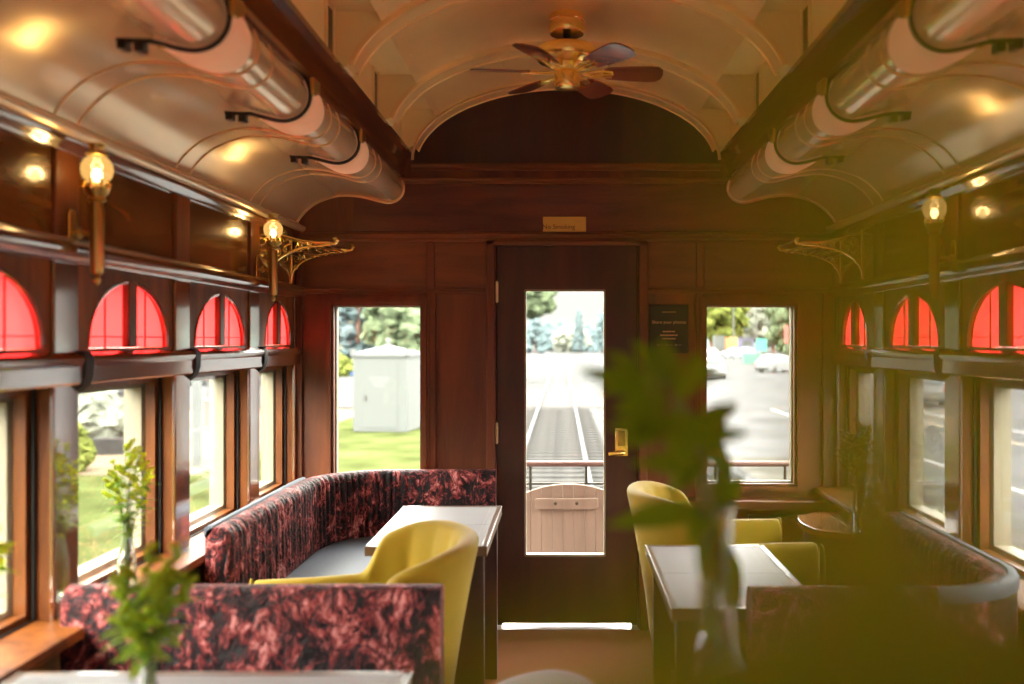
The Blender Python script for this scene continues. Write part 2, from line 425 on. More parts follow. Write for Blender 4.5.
# ------------------------------------------------------------------ cove ceilings with the round bullnose
cove_rel = [(-1.405, 2.09), (-1.400, 2.100), (-1.388, 2.126), (-1.366, 2.155), (-1.33, 2.190), (-1.288, 2.217), (-1.221, 2.243), (-1.153, 2.254), (-1.075, 2.250), (-1.02, 2.239), (-.982, 2.229),
            (-.945, 2.220), (-.914, 2.217), (-.885, 2.224), (-.862, 2.240), (-.847, 2.263), (-.842, 2.290), (-.846, 2.315), (-.855, 2.340), (-.862, 2.36)]
def catmull(ps, k=4):
    out = []
    for i in range(len(ps)-1):
        p0 = ps[max(i-1, 0)]; p1 = ps[i]; p2 = ps[i+1]; p3 = ps[min(i+2, len(ps)-1)]
        for q in range(k):
            t = q/k
            out.append(tuple(.5*((2*p1[j])+(-p0[j]+p2[j])*t+(2*p0[j]-5*p1[j]+4*p2[j]-p3[j])*t*t+(-p0[j]+3*p1[j]-3*p2[j]+p3[j])*t**3) for j in range(len(p1))))
    out.append(tuple(ps[-1])); return out
COVE = catmull(cove_rel, 3)
def cove_pt(s, d, z): return (XC - s*d, z)          # d is negative on the left list
for s in (-1, 1):
    nm = 'left' if s < 0 else 'right'
    prof = [(XC + (x if s < 0 else -x), z) for x, z in COVE]
    m = MB()
    rows = []
    ys = [YB + (D-YB)*i/30 for i in range(31)]
    for y in ys: rows.append([(x, y, z) for x, z in prof])
    m.rows(rows)
    struct(m.build('ceiling_'+nm, M_COVE, ang=60), 'satin cream coved lower ceiling on the %s with round bullnose' % nm)
    # pairs of fine beads across the cove at every pilaster
    for p in PIL:
        if p < .9: continue
        for dy in (-.062, .062):
            m = MB()
            pts = []
            for i, (x, z) in enumerate(prof[1:-2]):
                pts.append((x, p+dy, z-.001))
            m.tube(pts, .0045, 6); struct(m.build(tname(), M_BEAD))
    # gilt edge where the cove meets the end wall
    m = MB(); m.tube([(x, D-.012, z-.003) for x, z in prof], .010, 6); struct(m.build(tname(), M_BEAD))
    # beam below the clerestory
    sg = 1 if s < 0 else -1
    bp = [(-.862, 2.345), (-.850, 2.338), (-.838, 2.345), (-.836, 2.362), (-.846, 2.368), (-.838, 2.385), (-.822, 2.44), (-.812, 2.447), (-.800, 2.455), (-.797, 2.472), (-.806, 2.482), (-.86, 2.485)]
    m = MB(); m.prism([(XC+(x if s < 0 else -x), z) for x, z in bp], 'y', YB, D); struct(m.build(tname(), M_RAIL, ang=30), 'dark moulded beam below the %s clerestory' % nm)

# ------------------------------------------------------------------ upper (clerestory) vault
EA, EB, EZ0 = .795, .41, 2.41
def ell_pt(t): return (XC - EA*math.cos(t), EZ0+EB*math.sin(t))
t0 = math.acos(.634/EA)
m = MB()
ts = [t0+(PI-2*t0)*i/28 for i in range(29)]
m.rows([[(*ell_pt(t)[:1], y, ell_pt(t)[1]) for t in ts] for y in [YB+(D-YB)*i/20 for i in range(21)]])
struct(m.build('ceiling_upper', M_CEIL, ang=60), 'tan enamelled upper vault of the clerestory roof')
NZ = 2.668; ND = .83
for s in (-1, 1):
    X = lambda d: XC+s*d
    nm = 'left' if s < 0 else 'right'
    m = MB()
    m.box(X(.63), X(ND+.02), YB, D, NZ, NZ+.02)
    m.box(X(ND), X(ND+.02), 1.42, D, 2.44, NZ+.02)
    m.box(X(ND), X(ND+.02), YB, 1.42, 2.44, 2.50); m.box(X(ND), X(ND+.02), YB, 1.42, 2.655, NZ+.02)  # unseen gaps cut for the added panes
    for p in PIL:
        if p < 1.42: m.box(X(ND), X(ND+.02), p-.06, p+.06, 2.50, 2.655)
    struct(m.build('wall_clerestory_'+nm, M_NICHE, smooth=False), 'cream clerestory recesses on the %s' % nm)
    # longitudinal flat band along the recess edge
    for i, (a, b) in enumerate(zip([YB]+PIL, PIL+[D])):
        if b < 1: continue
        ang = [ell_pt(t) for t in [t0-.06+.13*k/4 for k in range(5)]]
        m = MB()
        pts = [(XC+s*(XC-x), z-.004) for x, z in ang]
        m.rows([[(x, y, z) for x, z in pts] for y in (a+.06, b-.06)])
        for k in range(7):
            y = a+.1+(b-a-.2)*k/6; px_, pz_ = pts[2]
            m.ell((px_, y, pz_-.001), .0035, 6, 4)
        struct(m.build(tname(), M_CEIL, ang=60))
    # narrow dark clerestory lights
    for p in PIL:
        if p < .9:  # unseen panes added behind the camera, meant to bring daylight to the vault
            t = thing(wname(), None, None); struct(t)
            m = MB(); m.box(X(ND+.008), X(ND+.012), p+.06, p+.74, 2.50, 2.655); m.build('pane', M_GLASS, t, smooth=False)
            m = MB(); frame_ring(m, 'x', X(ND-.004), X(ND+.02), p+.06, p+.74, 2.50, 2.655, .012); m.build('frame', M_NICHE, t, smooth=False)
            continue
        t = thing(wname(), None, None); struct(t)
        m = MB(); m.box(X(ND-.004), X(ND+.004), p-.19, p-.105, 2.50, 2.655); m.build('pane', pbr('clerestory_glass', (.02, .03, .02), .1) if 'clerestory_glass' not in MATS else MATS['clerestory_glass'], t, smooth=False)
        m = MB(); m.box(X(ND-.01), X(ND+.005), p-.205, p-.19, 2.49, 2.667); m.box(X(ND-.01), X(ND+.005), p-.105, p-.09, 2.49, 2.667); m.build('frame', M_NICHE, t, smooth=False)
# ribs with their webs
for p in PIL+[D-.065]:
    if p < .4: continue
    m = MB()
    rows = []
    for i in range(49):
        t = .17+(PI-.34)*i/48
        x, z = ell_pt(t); x2 = XC-(EA-.018)*math.cos(t); z2 = EZ0+(EB-.018)*math.sin(t)
        rows.append([(x, p-.065, z), (x2, p-.065, z2), (x2, p+.065, z2), (x, p+.065, z)])
    m.rows(rows)
    for yy in (-.058, .058):
        m.tube([(XC-(EA-.02)*math.cos(.17+(PI-.34)*i/48), p+yy, EZ0+(EB-.02)*math.sin(.17+(PI-.34)*i/48)) for i in range(49)], .005, 6)
    struct(m.build(tname(), M_CEIL, ang=45), None)
    for s in (-1, 1):
        m = MB()
        poly = [(XC+s*(ND+.005), 2.47)] + [(XC+s*EA*math.cos(tt), EZ0+EB*math.sin(tt)) for tt in [.15+(t0+.03-.15)*k/8 for k in range(9)]] + [(XC+s*.63, NZ+.005), (XC+s*(ND+.005), NZ+.005)]
        m.prism(poly, 'y', p-.062, p+.062 if p < D-.1 else p+.06)
        struct(m.build(tname(), M_NICHE, smooth=False))
# outer roof shell
m = MB()
prof = [(-1.56, 2.1), (-1.56, 2.2), (-1.3, 2.42), (-.95, 2.5), (-.95, 2.78), (-.6, 2.93), (0, 3.0), (.6, 2.93), (.95, 2.78), (.95, 2.5), (1.3, 2.42), (1.56, 2.2), (1.56, 2.1)]
m.rows([[(XC+x, y, z) for x, z in prof] for y in (1.42, D+.9)])
for sl in (prof[:5], prof[4:9], prof[8:]):
    m.rows([[(XC+x, y, z) for x, z in (sl if sl[0][0] != -.95 else [(-.95, 2.70)]+prof[5:8]+[(.95, 2.70)])] for y in (YB-.1, 1.42)])
struct(m.build('roof', M_DARK, smooth=False), 'outer roof of the railcar')

# ------------------------------------------------------------------ end wall
wl = (ex(335), ex(421)); wr = (ex(706), ex(793)); WZ0, WZ1 = ez(483), ez(306)
dx0, dx1 = ex(496), ex(638); DZ1 = ez(244)
m = MB()
T0, T1 = D, D+.08
xa, xb = XC-HW-TH, XC+HW+TH
for a, b, z0, z1 in [(xa, wl[0], -.1, 2.9), (wl[0], wl[1], -.1, WZ0), (wl[0], wl[1], WZ1, 2.9), (wl[1], dx0, -.1, 2.9), (dx0, dx1, DZ1, 2.9), (dx1, wr[0], -.1, 2.9), (wr[0], wr[1], -.1, WZ0), (wr[0], wr[1], WZ1, 2.9), (wr[1], xb, -.1, 2.9)]:
    m.box(a, b, T0, T1, z0, z1)
struct(m.build('wall_end', M_ENDW, smooth=False), 'mahogany end wall with door between two windows')
def etrim(x0, x1, z0, z1, dep, mat=M_ENDP, bev=.004, prof=None, label=None):
    m = MB()
    if prof: m.prism([(D+.002-dep*a, z0+(z1-z0)*b) for a, b in prof], 'x', x0, x1)
    else: m.box(x0, x1, D-dep, D+.002, z0, z1)
    o = m.build(tname(), mat, bevel=0 if prof else bev, ang=30); struct(o, label); return o
OG = [(0, 0), (.4, 0), (.55, .15), (.55, .4), (.9, .6), (1, .75), (.95, .95), (.6, 1), (0, 1)]
xl, xr = XC-HW, XC+HW
etrim(xl, xr, ez(242), ez(233), .04, M_ENDP, prof=OG, label='moulding across the end wall above the door')
etrim(XC-.86, XC+.86, ez(184), ez(178), .03, M_ENDP, prof=OG)
etrim(XC-.80, XC+.80, ez(171), ez(164), .045, M_ENDP, prof=OG)
for a, b in [(xl, ex(487)), (ex(647), xr)]:
    etrim(a, b, ez(294), ez(288), .022, M_ENDP, prof=OG)
for a, b in [(297, 303), (427, 435), (696, 704), (832, 838)]:
    etrim(ex(a), ex(b), ez(289), ez(242), .018, M_ENDW)
for a, b in [(297, 303), (428, 436), (695, 702), (822, 838)]:
    etrim(ex(a), ex(b), .12, ez(293), .018, M_ENDW)
# upper panels
for a, b in [(303, 427), (435, 487), (648, 696), (704, 832)]:
    etrim(ex(a), ex(b), ez(288), ez(242), .006, M_ENDP, 0)
for a, b in [(487, 495), (639, 647)]:
    etrim(ex(a), ex(b), 0, ez(241), .03, M_ENDW)
etrim(ex(487), ex(647), ez(246), ez(241), .03, M_ENDP)
# frieze panel
etrim(XC-1.1, XC+1.1, ez(231), ez(186), .005, M_WALLX, 0)
m = MB(); m.box(xl, dx0-.04, D-.018, D, 0, .12); m.box(dx1+.04, xr, D-.018, D, 0, .12); struct(m.build('baseboard_end', M_DARK, bevel=.004))
# arched dark tympanum
m = MB(); m.prism([ell_pt(PI*i/40) for i in range(41)], 'y', D-.006, D+.002); struct(m.build(tname(), M_DARK, smooth=False), 'dark arched panel filling the end of the upper vault')
m = MB(); m.tube([(XC-(EA-.02)*math.cos(PI*i/48), D-.135, EZ0+(EB-.02)*math.sin(PI*i/48)) for i in range(49)], .008, 6); struct(m.build(tname(), M_BEAD))
# end windows
for (a, b), lb in ((wl, 'left'), (wr, 'right')):
    t = thing(wname(), None, None); struct(t, 'end wall window %s of the door' % lb)
    m = MB()
    frame_ring(m, 'y', D-.028, D, a-.045, b+.045, WZ0-.045, WZ1+.045, .045)
    frame_ring(m, 'y', D-.042, D-.028, a-.032, b+.032, WZ0-.032, WZ1+.032, .018)
    m.build('frame', M_ENDW, t, smooth=False)
    m = MB(); m.box(a, a+.006, D+.01, D+.05, WZ0, WZ1); m.box(b-.006, b, D+.01, D+.05, WZ0, WZ1); m.box(a, b, D+.01, D+.05, WZ1-.006, WZ1); m.box(a, b, D+.01, D+.05, WZ0, WZ0+.008); m.build('sash', M_CREAMOUT, t, smooth=False)
    m = MB(); m.box(a, b, D+.028, D+.032, WZ0, WZ1); m.build('glass_pane', M_GLASS, t, smooth=False)
etrim(ex(648), xr, ez(506)-.0, ez(497), .13, M_WALLX, .006, label='wooden ledge under the right end window')
etrim(xl, ex(487), ez(506), ez(497), .06, M_WALLX, .006)

# ------------------------------------------------------------------ door
gx0, gx1, gz0, gz1 = ex(525), ex(605), ez(556), ez(290)
t = thing('door_1', None, None, (0, 0, 0)); struct(t, 'dark railcar end door with a tall glass pane')
dz0 = .028; xa, xb = dx0+.006, dx1-.006
m = MB()
m.box(xa, gx0, D+.004, D+.05, dz0, DZ1-.004); m.box(gx1, xb, D+.004, D+.05, dz0, DZ1-.004)
m.box(gx0, gx1, D+.004, D+.05, dz0, gz0); m.box(gx0, gx1, D+.004, D+.05, gz1, DZ1-.004)
m.build('door_leaf', M_DOORW, t, smooth=False)
m = MB(); m.box(dx0, dx0+.03, D+.052, D+.08, 0, DZ1); m.box(dx1-.03, dx1, D+.052, D+.08, 0, DZ1); m.box(dx0+.03, dx1-.03, D+.052, D+.08, DZ1-.03, DZ1); struct(m.build(tname(), M_DARK, smooth=False))
m = MB()
for a0, a1, c0, c1 in ((gx0-.004, gx0+.006, gz0, gz1), (gx1-.006, gx1+.004, gz0, gz1)): m.box(a0, a1, D-.002, D+.04, c0, c1)
m.box(gx0, gx1, D-.002, D+.04, gz0-.004, gz0+.008); m.box(gx0, gx1, D-.002, D+.04, gz1-.006, gz1+.004)
m.build('glazing_bead', M_CREAMOUT, t, smooth=False)
m = MB(); m.box(gx0, gx1, D+.025, D+.029, gz0, gz1); m.build('glass_pane', M_GLASS, t, smooth=False)
for zc in (ez(292), ez(433)):
    m = MB(); m.box(xa-.008, xa+.006, D-.012, D+.002, zc-.05, zc+.05); m.tube([(xa-.001, D-.012, zc-.055), (xa-.001, D-.012, zc+.055)], .006, 8); m.build('hinge', MATS.get('pale_brass') or pbr('pale_brass', (.72, .60, .38), .5, .2), t)
m = MB(); cx, cz = ex(621.5), ez(442); m.box(cx-.034, cx+.034, D-.006, D+.004, cz-.074, cz+.074)
lp = m.build('lock_plate', M_BRASS, t, bevel=.003)
m = MB(); m.box(cx-.02, cx+.02, D-.012, D-.005, cz-.02, cz+.06); m.build('embossed_escutcheon', M_BRASSD, lp, bevel=.004)
m = MB(); hz = ez(452); m.tube([(cx+.005, D, hz), (cx+.005, D-.04, hz), (cx-.008, D-.05, hz), (cx-.07, D-.052, hz-.004)], [.011, .011, .011, .012], 10); m.lathe([(.018, 0), (.018, -.01)], (cx+.005, D-.004, hz), 16, 'y'); m.build('lever_handle', M_BRASS, t)
m = MB(); m.box(dx0-.01, dx1+.01, D-.02, D+.2, -.02, .004); struct(m.build(tname(), pbr('threshold_metal', (.75, .76, .78), .3, .5), smooth=False), 'bright metal threshold below the end door')

# signs
t = thing('sign', 'small brass no smoking sign on the frieze above the door', 'sign', (ex(564.5), D-.008, ez(224.5)))
hw, hh = (ex(586)-ex(543))/2, (ez(217)-ez(232))/2
m = MB(); m.box(-hw, hw, -.003, .003, -hh, hh); m.build('plate', M_SIGNB, t, bevel=.001)
text('lettering', 'No Smoking', .034, M_INK, t, (-.03, -.0035, -.014))
text('small_lettering', 'Please', .016, M_BRASSD, t, (.072, -.0035, .016))
t = thing('notice_board', 'black notice board with gilt lettering on the wall right of the door', 'sign', (ex(668.5), D-.012, ez(329)))
hw, hh = (ex(688)-ex(649))/2, (ez(305)-ez(353.5))/2
m = MB(); m.box(-hw, hw, -.008, .010, -hh, hh); m.build('board', M_POSTER, t, bevel=.002)
text('heading', 'Share your photos', .0235, M_GILT, t, (0, -.0085, .035))
m = MB(); x = -.035
while x < .035:
    q = rnd.uniform(.004, .008); m.box(x, x+q, -.0095, -.008, .085, .090); x += q+.003
m.build('top_lettering', M_BRASSD, t, smooth=False)
for z, w_ in ((-.014, .032), (-.033, .045), (-.051, .034)):
    m = MB(); x = -w_
    while x < w_:
        q = rnd.uniform(.004, .010); m.box(x, min(x+q, w_), -.0095, -.008, z-.003, z+.004); x += q+.002
    m.build('small_lettering', M_GILT, t, smooth=False)
m = MB()
for x in (-.055, -.01, .036):
    m.lathe([(.0055, 0), (.0055, -.0015)], (x, -.008, -.083), 12, 'y'); m.box(x+.008, x+.028, -.0095, -.008, -.0845, -.0815)
m.build('row_of_icons', M_CREAMOUT, t, smooth=False)

# ------------------------------------------------------------------ curved bullnose fixtures (crescents)
def crescent(s, y, label):
    t = thing('crescent_fixture', label, 'lamp', (XC+s*.92, y, 2.22), 0, 'crescent fixtures strapped under the bullnose')
    # follow the cove profile around the bullnose from the beam to the cove; x mirrored for the right
    pr = [((-x if s > 0 else x)-s*.92, z-2.22) for x, z in COVE]
    i0 = 27; seg = pr[i0:-3]
    ns = len(seg)
    def nrm(i):
        a = Vector(seg[max(i-1, 0)]); b = Vector(seg[min(i+1, ns-1)]); d = (b-a).normalized()
        n = Vector((d.y, -d.x)); 
        if s > 0: n = -n
        return n
    m = MB(); rows = []
    wy = .085
    for i in range(ns):
        wf = .015+.15*math.sin(PI*min(1, (i/(ns-1))*1.0))**.75
        u = i/(ns-1); th = .034*math.sin(PI*min(1, u*1.02))**.7+.004
        n = nrm(i); p = Vector(seg[i]); row = []
        for k in range(11):
            a = PI*k/10; q = p+n*(th*math.sin(a)**.8+.001)
            row.append((q.x, -wy+wf*(1-math.cos(a))*.5, q.y))
        rows.append(row)
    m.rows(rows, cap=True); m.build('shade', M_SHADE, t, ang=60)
    for nm_, yy, r0, mat in (('near_strap', -wy-.004, .0065, M_IRON),):
        m = MB(); pts = []
        for i in range(ns):
            n = nrm(i); q = Vector(seg[i])+n*.010; pts.append((q.x, yy, q.y))
        if nm_ == 'near_strap':
            e = Vector((pts[0][0], pts[0][2])); d = Vector((-s*1.0, .05)).normalized()*-1
            pts = [(pts[0][0]+s*.085, yy, pts[0][2]+.004)]+pts
        m.tube(pts, r0, 8); st = m.build(nm_, mat, t)
    # brass end plate next to the beam, and two clips on the cove
    n = nrm(ns-4); q = Vector(seg[ns-4])+n*.02
    m = MB(); m.box(q.x-.008, q.x+.008, -wy-.01, -wy+.07, q.y-.03, q.y+.028); m.build('end_plate', M_BRASSD, t, bevel=.006)
    for dx_, dz_ in ((.072, -.016), (.030, -.022)):
        q = Vector(seg[0]); m = MB(); m.box(q.x+s*dx_-.011, q.x+s*dx_+.011, -wy-.018, -wy+.02, q.y+dz_-.014, q.y+dz_+.012); m.build('clip', M_IRON, t, bevel=.003)
    m = MB(); q = Vector(seg[1]); m.ell((q.x, -wy+.012, q.y-.012), .009, 10, 6); m.build('knob', M_BRASS, t)
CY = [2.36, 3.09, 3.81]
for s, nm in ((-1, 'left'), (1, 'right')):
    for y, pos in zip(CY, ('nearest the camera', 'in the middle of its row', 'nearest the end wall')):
        crescent(s, y, 'peach crescent fixture under the %s bullnose, %s' % (nm, pos))

# ------------------------------------------------------------------ wall lamps
def make_sconce(s, loc, label):
    t = thing('wall_lamp', label, 'lamp', loc, 0, 'brass wall lamps with glass globes')
    # local: wall plane at x = s*.10 ; post at x=0, z=0 at arm height
    wx = s*.073
    m = MB(); m.prism([(-.022, -.06), (-.022, .05), (-.014, .065), (.014, .065), (.022, .05), (.022, -.06), (.014, -.075), (-.014, -.075)], 'x', wx-s*.008, wx+s*.0)
    m.build('back_plate', M_BRASS, t, bevel=.003)
    m = MB(); m.tube([(wx, 0, 0), (s*.012, 0, 0)], .006, 10); m.lathe([(.012, 0), (.016, .006), (.012, .012)], (wx-s*.02, 0, 0), 12, 'x'); m.build('arm', M_BRASSD, t)
    m = MB(); m.lathe([(0, -.145), (.008, -.14), (.011, -.128), (.007, -.118), (.016, -.112), (.018, -.104), (.019, .06), (.017, .085), (.025, .092), (.022, .102), (.03, .112), (.034, .125), (.030, .130), (0, .13)], (0, 0, 0), 20)
    m.build('post', M_BRASSD, t, ang=50)
    m = MB()
    for k in range(8):
        a = 2*PI*k/8; m.tube([(.030*math.cos(a), .030*math.sin(a), .12), (.037*math.cos(a), .037*math.sin(a), .135), (.030*math.cos(a), .03*math.sin(a), .148)], .0035, 6)
    m.build('gallery', M_BRASS, t)
    m = MB(); m.lathe([(.020, .137), (.031, .146), (.039, .159), (.0425, .176), (.0405, .192), (.032, .206), (.022, .214), (.021, .216)], (0, 0, 0), 28)
    m.f = m.f[:-2]; m.build('glass_globe', M_GLOBE, t, ang=80)
    m = MB(); m.lathe([(0, .142), (.010, .146), (.0145, .157), (.0135, .168), (.008, .178), (0, .182)], (0, 0, 0), 16); m.build('bulb', M_BULB, t, ang=80)
    m = MB(); m.lathe([(.021, .214), (.030, .217), (.030, .222), (.019, .228), (.021, .242), (.028, .248), (.0, .25)], (0, 0, 0), 20); m.build('top_cap', M_BRASSD, t, ang=50)
    ld = bpy.data.lights.new('glow', 'POINT'); ld.energy = LAMP_W; ld.color = (1, .66, .30); ld.shadow_soft_size = .02
    l = bpy.data.objects.new('glow', ld); link(l, t); l.location = (0, 0, .165)
    return t
lz = 1.785; LAMP_W = .75
make_sconce(-1, (XC-HW+.09, 2.59, lz+.012), 'brass globe lamp on the left wall nearer the camera')
make_sconce(-1, (XC-HW+.09, 4.17, lz+.032), 'brass globe lamp on the left wall beside the luggage rack')
make_sconce(1, (XC+HW-.09, 3.33, lz+.008), 'brass globe lamp on the right wall')
make_sconce(1, (XC+HW-.105, 1.80, lz), 'brass globe lamp on the right wall close to the camera')
make_sconce(-1, (XC-HW+.105, 1.00, lz), 'brass globe lamp on the left wall level with the camera')
make_sconce(1, (XC+HW-.105, .20, lz), 'brass globe lamp on the right wall level with the camera')
make_sconce(-1, (XC-HW+.105, -.60, lz), 'brass globe lamp on the left wall behind the camera')
make_sconce(1, (XC+HW-.105, -1.4, lz), 'brass globe lamp on the right wall behind the camera')

# ------------------------------------------------------------------ luggage racks
def rack(s, label):
    t = thing('luggage_rack', label, 'luggage rack', (XC+s*HW, 0, 0), 0, 'brass luggage racks')
    X = lambda o_: -s*o_      # distance from wall
    ya, yb = 4.40, 4.74
    for y in (ya, yb):
        m = MB()
        top = [(X(.0), y, 2.01), (X(.06), y, 1.995), (X(.13), y, 1.975), (X(.21), y, 1.962), (X(.29), y, 1.960)]
        low = [(X(.005), y, 1.80), (X(.015), y, 1.845), (X(.045), y, 1.885), (X(.09), y, 1.912), (X(.15), y, 1.932), (X(.22), y, 1.945), (X(.29), y, 1.952)]
        m.tube(catmull(top, 4), .006, 8); m.tube(catmull(low, 4), .007, 8); m.tube([(X(.006), y, 1.79), (X(.006), y, 2.02)], .007, 8)
        # tip curl
        m.tube([(X(.29), y, 1.955), (X(.315), y, 1.957), (X(.325), y, 1.97), (X(.315), y, 1.983), (X(.305), y, 1.978)], .007, 8)
        m.ell((X(.316), y, 1.972), .012, 10, 6)
        br = m.build('bracket', M_BRASS, t)
        # scrollwork
        m = MB()
        def scroll(cx, cz, r, turns=1.5, a0=0, dr=1):
            m.tube([(X(cx+dr*r*(1-.75*k/18)*math.cos(a0+2*PI*turns*k/18)), y, cz+r*(1-.75*k/18)*math.sin(a0+2*PI*turns*k/18)) for k in range(19)], .0036, 6)
        sp = [(.105, 1.968), (.118, 1.963), (.12, 1.953), (.108, 1.946), (.098, 1.938), (.098, 1.925), (.11, 1.92), (.122, 1.926)]
        m.tube([(X(a), y, b) for a, b in catmull([(.085+ (a-.11)*1.3, 1.945+(b-1.944)*1.3) for a, b in sp], 4)], .005, 6)
        scroll(.045, 1.965, .024, 1.6, 0); scroll(.035, 1.915, .022, 1.5, 2, -1); scroll(.148, 1.955, .016, 1.5, 1); scroll(.19, 1.954, .011, 1.4, 0); scroll(.225, 1.954, .008, 1.3, 2)
        scroll(.03, 1.87, .014, 1.4, 1); 
        m.build('scrollwork', M_BRASS, br)
    for k in range(7):
        o_ = .085+k*.033; z = 1.911+.034*((k)/6)**.8
        m = MB(); m.tube([(X(o_), ya, z), (X(o_), yb, z)], .0035, 6); m.build('rod', M_BRASSD, t)
    m = MB(); m.tube([(X(.316), ya-.02, 1.972), (X(.316), yb+.02, 1.972)], .006, 8); m.build('front_rod', M_BRASSD, t)
rack(-1, 'ornate brass luggage rack on the left wall by the end wall')
rack(1, 'ornate brass luggage rack on the right wall by the end wall')

# ------------------------------------------------------------------ ceiling fan
t = thing('ceiling_fan', 'brass ceiling fan with wooden blades hanging from the upper vault', 'fan', (XC, 3.78, 2.82))
m = MB(); m.lathe([(0, 0), (.070, 0), (.072, -.004), (.072, -.024), (.066, -.030), (.066, -.038), (.073, -.041), (.073, -.070), (.068, -.078), (.03, -.082), (0, -.082)], n=32); m.build('canopy', M_BRASS, t, ang=40)
m = MB(); m.lathe([(.017, -.08), (.017, -.13)], n=16); m.build('downrod', M_IRON, t)
m = MB(); m.lathe([(0, -.120), (.05, -.121), (.112, -.130), (.122, -.138), (.124, -.144), (.124, -.178), (.118, -.186), (.095, -.192), (.085, -.202), (.0, -.21)], n=36); m.build('motor_housing', M_BRASS, t, ang=40)
m = MB(); m.lathe([(.075, -.200), (.08, -.206), (.056, -.220), (.05, -.228), (.054, -.236), (.054, -.285), (.048, -.297), (.036, -.302), (0, -.302)], n=28); m.build('switch_cup', M_BRASS, t, ang=40)
for k, adeg in enumerate([5, 65, 125, 185, 245, 305]):
    a = R(adeg); rot = Matrix.Rotation(a, 4, 'Z')
    pitch = Matrix.Rotation(R(-13), 4, 'X')
    m = MB()
    pts = [(.15, -.030), (.17, -.044), (.24, -.054), (.33, -.060), (.37, -.056), (.390, -.034), (.395, 0), (.390, .034), (.37, .056), (.33, .060), (.24, .054), (.17, .044), (.15, .030)]
    m.prism(pts, 'z', -.003, .003)
    m.v = [tuple(rot @ (Matrix.Translation((0, 0, -.232)) @ (pitch @ Vector(p)))) for p in m.v]
    bl = m.build('blade', M_BLADE, t, smooth=False)
    m = MB()
    m.tube([(.06, 0, -.004), (.10, -.018, -.006), (.14, -.024, -.004), (.185, -.018, -.005)], .006, 6)
    m.tube([(.06, 0, -.004), (.10, .018, -.006), (.14, .024, -.004), (.185, .018, -.005)], .006, 6)
    m.tube([(.06, 0, -.004), (.19, 0, -.005)], .006, 6)
    m.v = [tuple(rot @ (Matrix.Translation((0, 0, -.232)) @ (pitch @ Vector(p)))) for p in m.v]
    m.build('blade_iron', M_BRASS, bl)

# ------------------------------------------------------------------ banquettes
def arcpath(pts, rad, step=.012):
    """polyline with rounded corners, resampled"""
    out = []
    P = [Vector(p) for p in pts]; segs = [P[0]]
    for i in range(1, len(P)-1):
        a = (P[i-1]-P[i]).normalized(); b = (P[i+1]-P[i]).normalized()
        ang = math.acos(max(-1, min(1, a.dot(b)))); tl = rad/math.tan(ang/2)
        s0 = P[i]+a*tl; c = P[i]+(a+b).normalized()*(rad/math.sin(ang/2)); e0 = P[i]+b*tl
        a0 = math.atan2(s0.y-c.y, s0.x-c.x); a1 = math.atan2(e0.y-c.y, e0.x-c.x)
        d = (a1-a0+PI) % (2*PI)-PI
        for k in range(25): segs.append(c+Vector((math.cos(a0+d*k/24), math.sin(a0+d*k/24)))*rad)
    segs.append(P[-1])
    L = [0]
    for i in range(1, len(segs)): L.append(L[-1]+(segs[i]-segs[i-1]).length)
    n = max(4, int(L[-1]/step)); j = 0
    for k in range(n+1):
        s = L[-1]*k/n
        while j < len(L)-2 and L[j+1] < s: j += 1
        tt = (s-L[j])/max(1e-9, L[j+1]-L[j]); out.append((segs[j].lerp(segs[j+1], tt), s))
    return out, L[-1]
def normals(path, inn):
    N = []
    for i in range(len(path)):
        d = (path[min(i+1, len(path)-1)][0]-path[max(i-1, 0)][0]).normalized()
        N.append(Vector((-d.y, d.x))*inn)
    return N
